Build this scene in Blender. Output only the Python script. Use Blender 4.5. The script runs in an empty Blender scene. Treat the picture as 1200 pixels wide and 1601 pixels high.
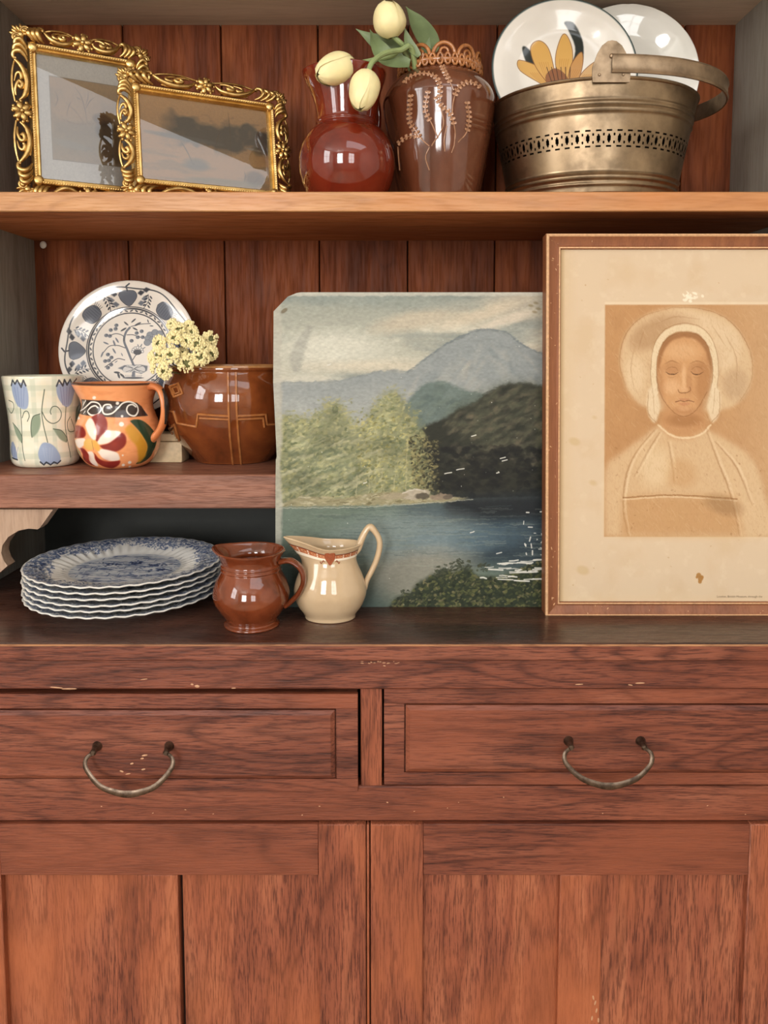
import bpy, bmesh, math, random
import numpy as np
from mathutils import Vector, Matrix

# ------------------------------------------------------------------ camera, world, lights, exposure
C = bpy.context.scene.collection
SC = bpy.context.scene
F = 1201.0                    # focal length in pixels of the 1200x1601 frame
HOR, TILT = 555.0, 0.085      # horizon row, tan of the downward pitch
PPY = HOR + F * TILT          # row of the principal point
TH = math.atan(TILT)
CZ = 1.205                    # camera height
cam_d = bpy.data.cameras.new('camera')
cam = bpy.data.objects.new('camera', cam_d); C.objects.link(cam)
cam.location = (0, 0, CZ); cam.rotation_euler = (math.pi / 2 - TH, 0, 0)
cam_d.sensor_fit = 'AUTO'; cam_d.sensor_width = 36; cam_d.lens = F / 1601 * 36
cam_d.shift_y = (PPY - 800.5) / 1601
cam_d.clip_start = 0.02
SC.camera = cam
SC.view_settings.view_transform = 'Standard'; SC.view_settings.look = 'None'
SC.view_settings.gamma = 1.0; SC.view_settings.use_curve_mapping = False
SC.view_settings.exposure = -0.76

def lin(c):
    r = []
    for v in c[:3]:
        v = v / 255.0
        r.append(v / 12.92 if v <= 0.04045 else ((v + 0.055) / 1.055) ** 2.4)
    return (r[0], r[1], r[2], 1.0)

world = bpy.data.worlds.new('daylight'); SC.world = world; world.use_nodes = True
bg = world.node_tree.nodes['Background']
bg.inputs[0].default_value = (0.86, 0.92, 1.0, 1); bg.inputs[1].default_value = 0.6

def area(name, loc, target, sx, sy, power, col=(1, 1, 1)):
    d = bpy.data.lights.new(name, 'AREA'); d.shape = 'RECTANGLE'; d.size = sx; d.size_y = sy
    d.energy = power; d.color = col
    o = bpy.data.objects.new(name, d); C.objects.link(o); o.location = loc
    v = Vector(target) - Vector(loc); o.rotation_euler = v.to_track_quat('-Z', 'Y').to_euler()
    return o
# daylight entering through the windows of the room (left wall and the far wall behind the camera)
area('window_daylight_left', (-2.18, -1.15, 1.85), (0, -0.9, 1.45), 1.0, 1.1, 50, (1.0, 0.98, 0.96))
area('window_daylight_front', (-1.0, -3.08, 1.65), (-0.9, 0, 1.6), 0.9, 1.3, 128, (1.0, 0.99, 0.97))
area('window_daylight_front', (0.9, -3.08, 1.65), (0.8, 0, 1.6), 0.9, 1.3, 46, (1.0, 0.99, 0.97))
area('added_ceiling_light', (0.85, -0.9, 2.56), (0.85, -0.9, 0), 1.7, 1.2, 26, (1.0, 0.99, 0.98))  # overhead light added at a ceiling opening, for pale reflections in glass and glaze

def ray(px, py):
    u = (px - 600.0) / F; v = (PPY - py) / F
    c, s = math.cos(TH), math.sin(TH)
    return np.array([u, c + v * s, -s + v * c])
def at(px, py, Y):            # world point seen at a pixel, at depth Y
    d = ray(px, py); d = d * (Y / d[1]); return np.array([d[0], d[1], d[2] + CZ])
def on(px, py, z):            # world point seen at a pixel, on the level z
    d = ray(px, py); d = d * ((z - CZ) / d[2]); return np.array([d[0], d[1], d[2] + CZ])

# ------------------------------------------------------------------ mesh helpers
rng = np.random.RandomState(7); random.seed(7)
def spl(pts, n):
    P = np.array(pts, float); m = len(P)
    if m == 2: return np.array([P[0] + (P[1] - P[0]) * t for t in np.linspace(0, 1, n)])
    Q = np.vstack([2 * P[0] - P[1], P, 2 * P[-1] - P[-2]])
    out = []
    for t in np.linspace(0, m - 1 - 1e-9, n):
        i = int(t); f = t - i; a, b, c, d = Q[i], Q[i + 1], Q[i + 2], Q[i + 3]
        out.append(0.5 * (2 * b + (c - a) * f + (2 * a - 5 * b + 4 * c - d) * f * f + (3 * b - a - 3 * c + d) * f ** 3))
    return np.array(out)

class MB:
    def __init__(s): s.v = []; s.f = []; s.uv = []; s.mi = []; s.n = 0
    def add(s, V, Fs, UV=None, mi=0):
        V = np.asarray(V, float); s.v.append(V)
        for k, f in enumerate(Fs):
            s.f.append([i + s.n for i in f])
            s.uv.append(UV[k] if UV is not None else [(0, 0)] * len(f))
            s.mi.append(mi if isinstance(mi, int) else mi[k])
        s.n += len(V); return s
    def grid(s, P, wrap=False, rowmat=None, mi=0, uvf=None, flip=False, skip=None):
        P = np.asarray(P, float); nv, nu = P.shape[:2]; Fs = []; UV = []; M = []
        nc = nu if wrap else nu - 1; den = nu if wrap else nu - 1
        for i in range(nv - 1):
            for j in range(nc):
                if skip is not None and skip(i, j): continue
                k = (j + 1) % nu
                q = [i * nu + j, i * nu + k, (i + 1) * nu + k, (i + 1) * nu + j]
                w = [(j / den, i / (nv - 1)), ((j + 1) / den, i / (nv - 1)), ((j + 1) / den, (i + 1) / (nv - 1)), (j / den, (i + 1) / (nv - 1))]
                if uvf: w = [uvf(P[a // nu, a % nu], t) for a, t in zip(q, w)]
                if flip: q.reverse(); w.reverse()
                Fs.append(q); UV.append(w); M.append(rowmat[i] if rowmat is not None else mi)
        return s.add(P.reshape(-1, 3), Fs, UV, M)
    def box(s, x0, x1, y0, y1, z0, z1, bev=0.001, mi=0, seg=1):
        bm = bmesh.new(); bmesh.ops.create_cube(bm, size=1.0)
        for v in bm.verts:
            v.co = ((x0 + x1) / 2 + v.co.x * (x1 - x0), (y0 + y1) / 2 + v.co.y * (y1 - y0), (z0 + z1) / 2 + v.co.z * (z1 - z0))
        if bev > 0: bmesh.ops.bevel(bm, geom=bm.edges[:], offset=bev, segments=seg, affect='EDGES', profile=0.6)
        return s.bm(bm, mi)
    def bm(s, bm, mi=0):
        bm.verts.index_update()
        s.add([v.co[:] for v in bm.verts], [[v.index for v in f.verts] for f in bm.faces], None, mi); bm.free(); return s
    def prism(s, poly, y0, y1, mi=0, bev=0.0):   # polygon in x-z, extruded along y
        bm = bmesh.new(); vs = [bm.verts.new((x, y0, z)) for x, z in poly]
        f = bm.faces.new(vs); r = bmesh.ops.extrude_face_region(bm, geom=[f])
        for e in r['geom']:
            if isinstance(e, bmesh.types.BMVert): e.co.y = y1
        bmesh.ops.recalc_face_normals(bm, faces=bm.faces[:])
        return s.bm(bm, mi)
    def tube(s, pts, a, b=None, w=None, n=8, mi=0, cap=True):
        P = np.asarray(pts, float); m = len(P); b = a if b is None else b
        A = np.broadcast_to(np.asarray(a, float), (m,)); B = np.broadcast_to(np.asarray(b, float), (m,))
        T = np.gradient(P, axis=0); T /= np.linalg.norm(T, axis=1)[:, None] + 1e-12
        rows = []; N = None
        for i in range(m):
            t = T[i]
            if w is not None:
                W = np.asarray(w, float); W = W - t * W.dot(t); W /= np.linalg.norm(W) + 1e-12
            else:
                if N is None:
                    h = np.array([0, 0, 1.0]) if abs(t[2]) < .9 else np.array([1.0, 0, 0]); N = h
                W = N - t * N.dot(t); W /= np.linalg.norm(W) + 1e-12; N = W
            Q = np.cross(t, W)
            rows.append([P[i] + W * A[i] * math.cos(q) + Q * B[i] * math.sin(q) for q in np.arange(n) * 2 * math.pi / n])
        s.grid(np.array(rows), wrap=True, mi=mi)
        if cap:
            k = s.n - m * n
            s.f.append(list(range(k, k + n))[::-1]); s.uv.append([(0, 0)] * n); s.mi.append(mi)
            s.f.append(list(range(s.n - n, s.n))); s.uv.append([(0, 0)] * n); s.mi.append(mi)
        return s
    def ell(s, c, r, nu=8, nv=5, R=None, mi=0):
        rows = []
        for i in range(nv + 1):
            t = -math.pi / 2 + math.pi * i / nv; rr = max(math.cos(t), 0.02)
            rows.append([(math.cos(p) * rr * r[0], math.sin(p) * rr * r[1], math.sin(t) * r[2]) for p in np.arange(nu) * 2 * math.pi / nu])
        P = np.array(rows)
        if R is not None: P = P @ np.array(R).T
        return s.grid(P + np.array(c), wrap=True, mi=mi)
    def build(s, name, m, parent=None, loc=None, angle=38, smooth=True):
        me = bpy.data.meshes.new(name); V = np.vstack(s.v)
        off = None
        if loc is not None: V = V - np.array(loc)
        me.from_pydata([tuple(v) for v in V], [], s.f)
        uvl = me.uv_layers.new(name='UVMap')
        uvl.data.foreach_set('uv', np.array([c for f in s.uv for c in f], np.float32).ravel())
        ms = m if isinstance(m, (list, tuple)) else [m]
        for q in ms: me.materials.append(q)
        if len(ms) > 1: me.polygons.foreach_set('material_index', np.array(s.mi, np.int32))
        if smooth:
            me.polygons.foreach_set('use_smooth', [True] * len(me.polygons)); me.set_sharp_from_angle(angle=math.radians(angle))
        me.update()
        o = bpy.data.objects.new(name, me); C.objects.link(o)
        if loc is not None: o.location = loc
        if parent is not None:
            o.parent = parent
        return o

def thing(name, label, cat, loc=(0, 0, 0), rot=(0, 0, 0), group=None):
    o = bpy.data.objects.new(name, None); C.objects.link(o); o.empty_display_size = 0.02
    o.location = loc; o.rotation_euler = rot; o['label'] = label; o['category'] = cat
    if group: o['group'] = group
    return o
def face(x, y): return (0, 0, math.atan2(-x, y))     # turned towards the viewer's side of the room
def tag(o, label, cat, group=None):
    o['label'] = label; o['category'] = cat
    if group: o['group'] = group
    return o
def dup(root, loc, rot, label, group=None):
    r = root.copy(); C.objects.link(r); r.location = loc; r.rotation_euler = rot; r['label'] = label
    if group: r['group'] = group
    for ch in list(root.children):
        c = ch.copy(); C.objects.link(c); c.parent = r
        for g in ch.children:
            d = g.copy(); C.objects.link(d); d.parent = c
    return r

def vessel(outer, th, floor=None):      # outer profile bottom->top; returns closed profile and the count of outer rows
    o = [(1e-4, outer[0][1])] + [tuple(p) for p in outer]
    top = outer[-1]; floor = th if floor is None else floor
    inn = []
    for r, z in outer[::-1]:
        if z > outer[0][1] + floor: inn.append((max(r - th, 0.002), z))
    inn[0] = (top[0] - th, top[1] - th * 0.15)
    mid = [(top[0] - th * .3, top[1] + th * .3), (top[0] - th * .7, top[1] + th * .3)]
    end = [(inn[-1][0], outer[0][1] + floor), (1e-4, outer[0][1] + floor)]
    return o + mid + inn + end, len(o)
def lathe(mb, prof, nu=64, deform=None, z0=None, z1=None, rowmat=None, mi=0, skip=None):
    prof = np.array(prof, float); ph = -math.pi + np.arange(nu) * 2 * math.pi / nu
    P = np.zeros((len(prof), nu, 3))
    for i, (r, z) in enumerate(prof):
        P[i, :, 0] = r * np.sin(ph); P[i, :, 1] = -r * np.cos(ph); P[i, :, 2] = z
    z0 = prof[:, 1].min() if z0 is None else z0; z1 = prof[:, 1].max() if z1 is None else z1
    Z = P[:, :, 2].copy()
    if deform is not None: P = deform(P, ph)
    nv = len(prof); Fs = []; UV = []; M = []
    for i in range(nv - 1):
        for j in range(nu):
            if skip is not None and skip(i, j): continue
            k = (j + 1) % nu
            Fs.append([i * nu + j, i * nu + k, (i + 1) * nu + k, (i + 1) * nu + j])
            va = (Z[i, j] - z0) / (z1 - z0); vb = (Z[i + 1, j] - z0) / (z1 - z0)
            UV.append([(j / nu, va), ((j + 1) / nu, va), ((j + 1) / nu, vb), (j / nu, vb)])
            M.append(rowmat(i) if rowmat else mi)
    mb.add(P.reshape(-1, 3), Fs, UV, M); return mb

# ------------------------------------------------------------------ painting on numpy canvases (flat print and glaze decoration)
def blur(m, r):
    r = int(r)
    if r < 1: return m
    for ax in (0, 1):
        for _ in range(2):
            p = np.pad(m, [(r + 1, r) if a == ax else (0, 0) for a in (0, 1)], mode='edge')
            c = np.cumsum(p, axis=ax); n = m.shape[ax]
            m = (np.take(c, np.arange(2 * r + 1, 2 * r + 1 + n), axis=ax) - np.take(c, np.arange(0, n), axis=ax)) / (2 * r + 1)
    return m
def fbm(H, W, sx, sy, octv=4, seed=0, gain=.5):
    R = np.random.RandomState(seed); out = np.zeros((H, W)); amp = 1.0; tot = 0
    for o in range(octv):
        gw = max(2, int(W / sx) + 2); gh = max(2, int(H / sy) + 2)
        g = R.rand(gh + 1, gw + 1)
        y = np.arange(H) / sy; x = np.arange(W) / sx
        yi = np.minimum(y.astype(int), gh - 1); xi = np.minimum(x.astype(int), gw - 1)
        fy = (y - yi)[:, None]; fx = (x - xi)[None, :]
        fy = fy * fy * (3 - 2 * fy); fx = fx * fx * (3 - 2 * fx)
        a = g[yi][:, xi]; b = g[yi][:, xi + 1]; c = g[yi + 1][:, xi]; d = g[yi + 1][:, xi + 1]
        out += amp * ((a * (1 - fx) + b * fx) * (1 - fy) + (c * (1 - fx) + d * fx) * fy); tot += amp
        amp *= gain; sx = max(sx / 2, 1.01); sy = max(sy / 2, 1.01)
    return out / tot

class Canvas:
    def __init__(s, x0, y0, x1, y1, sc, col, tf=None):
        s.x0, s.y0, s.sc, s.tf = x0, y0, sc, tf
        s.W = int(round((x1 - x0) * sc)); s.H = int(round((y1 - y0) * sc))
        s.a = np.ones((s.H, s.W, 3)) * np.array(col, float)
    def T(s, pts):
        p = np.array(pts, float)
        if s.tf is not None: p = s.tf(p)
        return (p - np.array([s.x0, s.y0])) * s.sc
    def xy(s):
        y, x = np.mgrid[0:s.H, 0:s.W]; return x / s.sc + s.x0, y / s.sc + s.y0
    def blend(s, m, col, al=1.0, box=None):
        y0, y1, x0, x1 = box if box else (0, s.H, 0, s.W)
        m = (m * al)[:, :, None]; col = np.array(col, float)
        s.a[y0:y1, x0:x1] = s.a[y0:y1, x0:x1] * (1 - m) + col * m
    def _box(s, p, pad):
        x0 = max(int(p[:, 0].min() - pad), 0); x1 = min(int(p[:, 0].max() + pad) + 2, s.W)
        y0 = max(int(p[:, 1].min() - pad), 0); y1 = min(int(p[:, 1].max() + pad) + 2, s.H)
        return (y0, y1, x0, x1) if x1 > x0 and y1 > y0 else None
    def pmask(s, pts, soft=0.6):
        p = s.T(pts); r = max(soft * s.sc, .5); b = s._box(p, 3 * r + 2)
        if b is None: return None, None
        y0, y1, x0, x1 = b; yy = (np.arange(y0, y1) + .5)[:, None]; xx = (np.arange(x0, x1) + .5)[None, :]
        m = np.zeros((y1 - y0, x1 - x0), bool); n = len(p)
        for i in range(n):
            ax, ay = p[i]; bx, by = p[(i + 1) % n]
            if ay == by: continue
            c = ((ay > yy) != (by > yy)); xi = (bx - ax) * (yy - ay) / (by - ay) + ax
            m ^= c & (xx < xi)
        return blur(m.astype(float), max(1, round(r))), b
    def poly(s, pts, col, al=1.0, soft=0.6, smooth=0, tex=None):
        if smooth: pts = spl(list(pts) + [pts[0]], smooth)
        m, b = s.pmask(pts, soft)
        if b is None: return
        if tex is not None: m = m * tex[b[0]:b[1], b[2]:b[3]]
        s.blend(m, col, al, b)
    def stroke(s, pts, w, col, al=1.0, soft=0.7, smooth=0, taper=False):
        if smooth: pts = spl(pts, smooth)
        p = s.T(pts); ww = np.broadcast_to(np.asarray(w, float), (len(p),)).copy()
        if taper: ww = ww * np.interp(np.linspace(0, 1, len(p)), [0, .5, 1], [.25, 1, .15])
        h = ww * s.sc / 2; b = s._box(p, h.max() + soft * s.sc + 2)
        if b is None: return
        y0, y1, x0, x1 = b; yy = np.arange(y0, y1)[:, None] + .5; xx = np.arange(x0, x1)[None, :] + .5
        M = np.zeros((y1 - y0, x1 - x0)); so = max(soft * s.sc, .8)
        for i in range(len(p) - 1):
            d = p[i + 1] - p[i]; L = d.dot(d) + 1e-9
            t = np.clip(((xx - p[i, 0]) * d[0] + (yy - p[i, 1]) * d[1]) / L, 0, 1)
            dist = np.hypot(xx - p[i, 0] - t * d[0], yy - p[i, 1] - t * d[1])
            M = np.maximum(M, np.clip((h[i] + (h[i + 1] - h[i]) * t - dist) / so + .5, 0, 1))
        s.blend(M, col, al, b)
    def ell(s, cx, cy, rx, ry, col, al=1.0, rot=0.0, soft=0.6):
        if s.tf is not None:
            q = np.linspace(0, 2 * math.pi, 28, endpoint=False); c, sn = math.cos(rot), math.sin(rot)
            return s.poly([(cx + rx * math.cos(t) * c - ry * math.sin(t) * sn, cy + rx * math.cos(t) * sn + ry * math.sin(t) * c) for t in q], col, al, soft)
        X = (cx - s.x0) * s.sc; Y = (cy - s.y0) * s.sc; rx *= s.sc; ry *= s.sc; R = max(rx, ry) + soft * s.sc + 1
        b = s._box(np.array([[X - R, Y - R], [X + R, Y + R]]), 0)
        if b is None: return
        y0, y1, x0, x1 = b; yy = np.arange(y0, y1)[:, None] + .5 - Y; xx = np.arange(x0, x1)[None, :] + .5 - X
        c, sn = math.cos(rot), math.sin(rot); u = (xx * c + yy * sn) / rx; v = (-xx * sn + yy * c) / ry
        m = np.clip((1 - np.sqrt(u * u + v * v)) * min(rx, ry) / max(soft * s.sc, .7) + .5, 0, 1)
        s.blend(m, col, al, b)
    def image(s, name):
        im = bpy.data.images.new(name, s.W, s.H)
        px = np.ones((s.H, s.W, 4), np.float32); px[:, :, :3] = np.clip(s.a[::-1] / 255.0, 0, 1)
        im.pixels.foreach_set(px.ravel()); im.update(); im.pack(); return im

# ------------------------------------------------------------------ materials
def new_mat(name):
    m = bpy.data.materials.new(name); m.use_nodes = True
    nt = m.node_tree; b = nt.nodes['Principled BSDF']; return m, nt, b
def setp(b, **k):
    for n, v in k.items():
        n = {'rough': 'Roughness', 'metal': 'Metallic', 'coat': 'Coat Weight', 'coatr': 'Coat Roughness', 'spec': 'Specular IOR Level', 'sss': 'Subsurface Weight', 'ior': 'IOR'}[n]
        b.inputs[n].default_value = v
def N(nt, t, **k):
    n = nt.nodes.new(t)
    for a, v in k.items(): setattr(n, a, v)
    return n
def ramp(nt, fac, stops):
    r = nt.nodes.new('ShaderNodeValToRGB'); e = r.color_ramp.elements
    while len(e) < len(stops): e.new(0.5)
    for q, (p, c) in zip(e, stops): q.position = p; q.color = c if len(c) == 4 else lin(c)
    nt.links.new(fac, r.inputs[0]); return r
def mix(nt, fac, a, b, mode='MIX'):
    n = nt.nodes.new('ShaderNodeMix'); n.data_type = 'RGBA'; n.blend_type = mode
    for s, v in ((n.inputs[0], fac), (n.inputs[6], a), (n.inputs[7], b)):
        if isinstance(v, (int, float)): s.default_value = v
        elif isinstance(v, tuple): s.default_value = v
        else: nt.links.new(v, s)
    return n.outputs[2]
def coords(nt, scale, kind='Object', rnd=0.0):
    tc = nt.nodes.new('ShaderNodeTexCoord'); mp = nt.nodes.new('ShaderNodeMapping')
    mp.inputs['Scale'].default_value = scale; nt.links.new(tc.outputs[kind], mp.inputs[0])
    if rnd:
        oi = nt.nodes.new('ShaderNodeObjectInfo'); mu = nt.nodes.new('ShaderNodeMath'); mu.operation = 'MULTIPLY'; mu.inputs[1].default_value = rnd
        nt.links.new(oi.outputs['Random'], mu.inputs[0]); nt.links.new(mu.outputs[0], mp.inputs['Location'])
    return mp.outputs[0]
def noise(nt, vec, scale=1.0, detail=4, rough=.55, dist=0.0):
    n = nt.nodes.new('ShaderNodeTexNoise'); nt.links.new(vec, n.inputs['Vector'])
    n.inputs['Scale'].default_value = scale; n.inputs['Detail'].default_value = detail
    n.inputs['Roughness'].default_value = rough; n.inputs['Distortion'].default_value = dist
    return n.outputs['Fac']
def bump(nt, b, h, strength=.3, dist=.001):
    n = nt.nodes.new('ShaderNodeBump'); n.inputs['Strength'].default_value = strength; n.inputs['Distance'].default_value = dist
    nt.links.new(h, n.inputs['Height']); nt.links.new(n.outputs[0], b.inputs['Normal']); return n

def plain(name, col, rough=.5, var=.12, vs=40, bs=.1, **k):
    m, nt, b = new_mat(name); c = lin(col); v = coords(nt, (1, 1, 1))
    n = noise(nt, v, vs, 4); d = tuple(x * (1 - var) for x in c[:3]) + (1,); e = tuple(min(1, x * (1 + var)) for x in c[:3]) + (1,)
    r = ramp(nt, n, [(.3, d), (.7, e)]); nt.links.new(r.outputs[0], b.inputs['Base Color']); setp(b, rough=rough, **k)
    if bs: bump(nt, b, n, bs, .0006)
    return m
def wood(name, dark, mid, light, axis='x', rough=.4, fine=1.0, pore=.6, blotch=None, bstr=.3, coat=0.0, spec=.5, fig=.5):
    m, nt, b = new_mat(name)
    def sc(al, cr): return {'x': (al, cr, cr), 'z': (cr, cr, al), 'y': (cr, al, cr)}[axis]
    v1 = coords(nt, sc(2.6, 30), rnd=13.0); n1 = noise(nt, v1, 1.0, 5, .55, .6)
    r1 = ramp(nt, n1, [(.22, dark), (.5, mid), (.78, light)])
    col = r1.outputs[0]
    # cathedral figure
    v2 = coords(nt, sc(1.4, 11), rnd=7.0); n2 = noise(nt, v2, 1.0, 2, .45, .3)
    mu = N(nt, 'ShaderNodeMath', operation='MULTIPLY'); nt.links.new(n2, mu.inputs[0]); mu.inputs[1].default_value = 36.0
    fr = N(nt, 'ShaderNodeMath', operation='PINGPONG'); nt.links.new(mu.outputs[0], fr.inputs[0]); fr.inputs[1].default_value = 1.0
    r2 = ramp(nt, fr.outputs[0], [(.0, (.36, .29, .28, 1)), (.28, (.80, .77, .76, 1)), (.55, (1, 1, 1, 1))])
    col = mix(nt, fig, col, r2.outputs[0], 'MULTIPLY')
    # pores
    v3 = coords(nt, sc(42 * fine, 620 * fine), rnd=5.0); n3 = noise(nt, v3, 1.0, 3, .6)
    r3 = ramp(nt, n3, [(.39, (.34, .27, .25, 1)), (.52, (1, 1, 1, 1))])
    col = mix(nt, pore, col, r3.outputs[0], 'MULTIPLY')
    if blotch is not None:
        v4 = coords(nt, sc(3.0, 7.0), rnd=3.0); n4 = noise(nt, v4, 1.0, 3, .6, .3)
        r4 = ramp(nt, n4, [(.48, (0, 0, 0, 1)), (.68, (1, 1, 1, 1))])
        col = mix(nt, r4.outputs[0], col, mix(nt, .75, col, lin(blotch)))
    nt.links.new(col, b.inputs['Base Color'])
    rr = N(nt, 'ShaderNodeMapRange'); nt.links.new(n3, rr.inputs[0]); rr.inputs[1].default_value = .38; rr.inputs[2].default_value = .6
    rr.inputs[3].default_value = min(1, rough + .25); rr.inputs[4].default_value = rough; nt.links.new(rr.outputs[0], b.inputs['Roughness'])
    setp(b, coat=coat, coatr=.15, spec=spec); bump(nt, b, n3, bstr, .0012)
    return m
def img_mat(name, im, rough=.4, bumps=.0, bsc=900, ext='CLIP', **k):
    m, nt, b = new_mat(name); t = nt.nodes.new('ShaderNodeTexImage'); t.image = im; t.extension = ext
    u = nt.nodes.new('ShaderNodeUVMap'); u.uv_map = 'UVMap'; nt.links.new(u.outputs[0], t.inputs[0])
    nt.links.new(t.outputs[0], b.inputs['Base Color']); setp(b, rough=rough, **k)
    if bumps: bump(nt, b, noise(nt, coords(nt, (1, 1, 1)), bsc, 3), bumps, .0005)
    return m
def glaze(name, cols, rough=.08, sc=30, coat=.6, streak=False, bs=.08):
    m, nt, b = new_mat(name); v = coords(nt, (1, 1, .35) if streak else (1, 1, 1)); n = noise(nt, v, sc, 5, .6, .3)
    r = ramp(nt, n, [(.25 + .5 * i / max(1, len(cols) - 1), c) for i, c in enumerate(cols)])
    nt.links.new(r.outputs[0], b.inputs['Base Color']); setp(b, rough=rough, coat=coat, coatr=.03)
    if bs: bump(nt, b, noise(nt, v, 45, 2), bs, .002)
    return m
def metal(name, dark, light, rough=.3, sc=60, bs=.15):
    m, nt, b = new_mat(name); v = coords(nt, (1, 1, 1)); n = noise(nt, v, sc, 5, .6)
    r = ramp(nt, n, [(.3, dark), (.65, light)]); nt.links.new(r.outputs[0], b.inputs['Base Color']); setp(b, rough=rough, metal=1.0)
    q = N(nt, 'ShaderNodeMapRange'); nt.links.new(n, q.inputs[0]); q.inputs[3].default_value = rough + .2; q.inputs[4].default_value = max(.05, rough - .12)
    nt.links.new(q.outputs[0], b.inputs['Roughness'])
    if bs: bump(nt, b, n, bs, .0008)
    return m

def planar(mb, x0, x1, z0, z1, V=None):
    V = np.vstack(mb.v)
    mb.uv = [[((V[i][0] - x0) / (x1 - x0), (V[i][2] - z0) / (z1 - z0)) for i in f] for f in mb.f]
    return mb
def dabs(cv, n, poly, cols, rx, ry, rot=(0, 0), al=(.4, .9), seed=1, soft=.5):
    R = np.random.RandomState(seed); p = np.array(poly, float); m, b = cv.pmask(poly, .3)
    if b is None: return
    y0, y1, x0, x1 = b; k = 0
    while k < n:
        iy = R.randint(0, y1 - y0); ix = R.randint(0, x1 - x0); k += 1
        if m[iy, ix] < .5: continue
        cv.ell((ix + x0) / cv.sc + cv.x0, (iy + y0) / cv.sc + cv.y0, R.uniform(*rx), R.uniform(*ry), cols[R.randint(len(cols))], R.uniform(*al), R.uniform(*rot), soft)

def warp(cv, amp, sc, seed):
    H, W = cv.H, cv.W; y, x = np.mgrid[0:H, 0:W]
    dx = (fbm(H, W, sc * cv.sc, sc * cv.sc, 3, seed) - .5) * 2 * amp * cv.sc; dy = (fbm(H, W, sc * cv.sc, sc * cv.sc, 3, seed + 1) - .5) * 2 * amp * cv.sc
    cv.a = cv.a[np.clip(y + dy, 0, H - 1).astype(int), np.clip(x + dx, 0, W - 1).astype(int)]
def brushy(cv, n, box, rx, ry, rot, jit=.05, al=.5, seed=2):
    R = np.random.RandomState(seed); src = cv.a.copy()
    for k in range(n):
        x = R.uniform(box[0], box[2]); y = R.uniform(box[1], box[3])
        c = src[min(cv.H - 1, int((y - cv.y0) * cv.sc)), min(cv.W - 1, int((x - cv.x0) * cv.sc))] * (1 + R.normal() * jit)
        cv.ell(x, y, R.uniform(*rx), R.uniform(*ry), c, al * R.uniform(.5, 1), R.uniform(*rot), .6)

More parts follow.
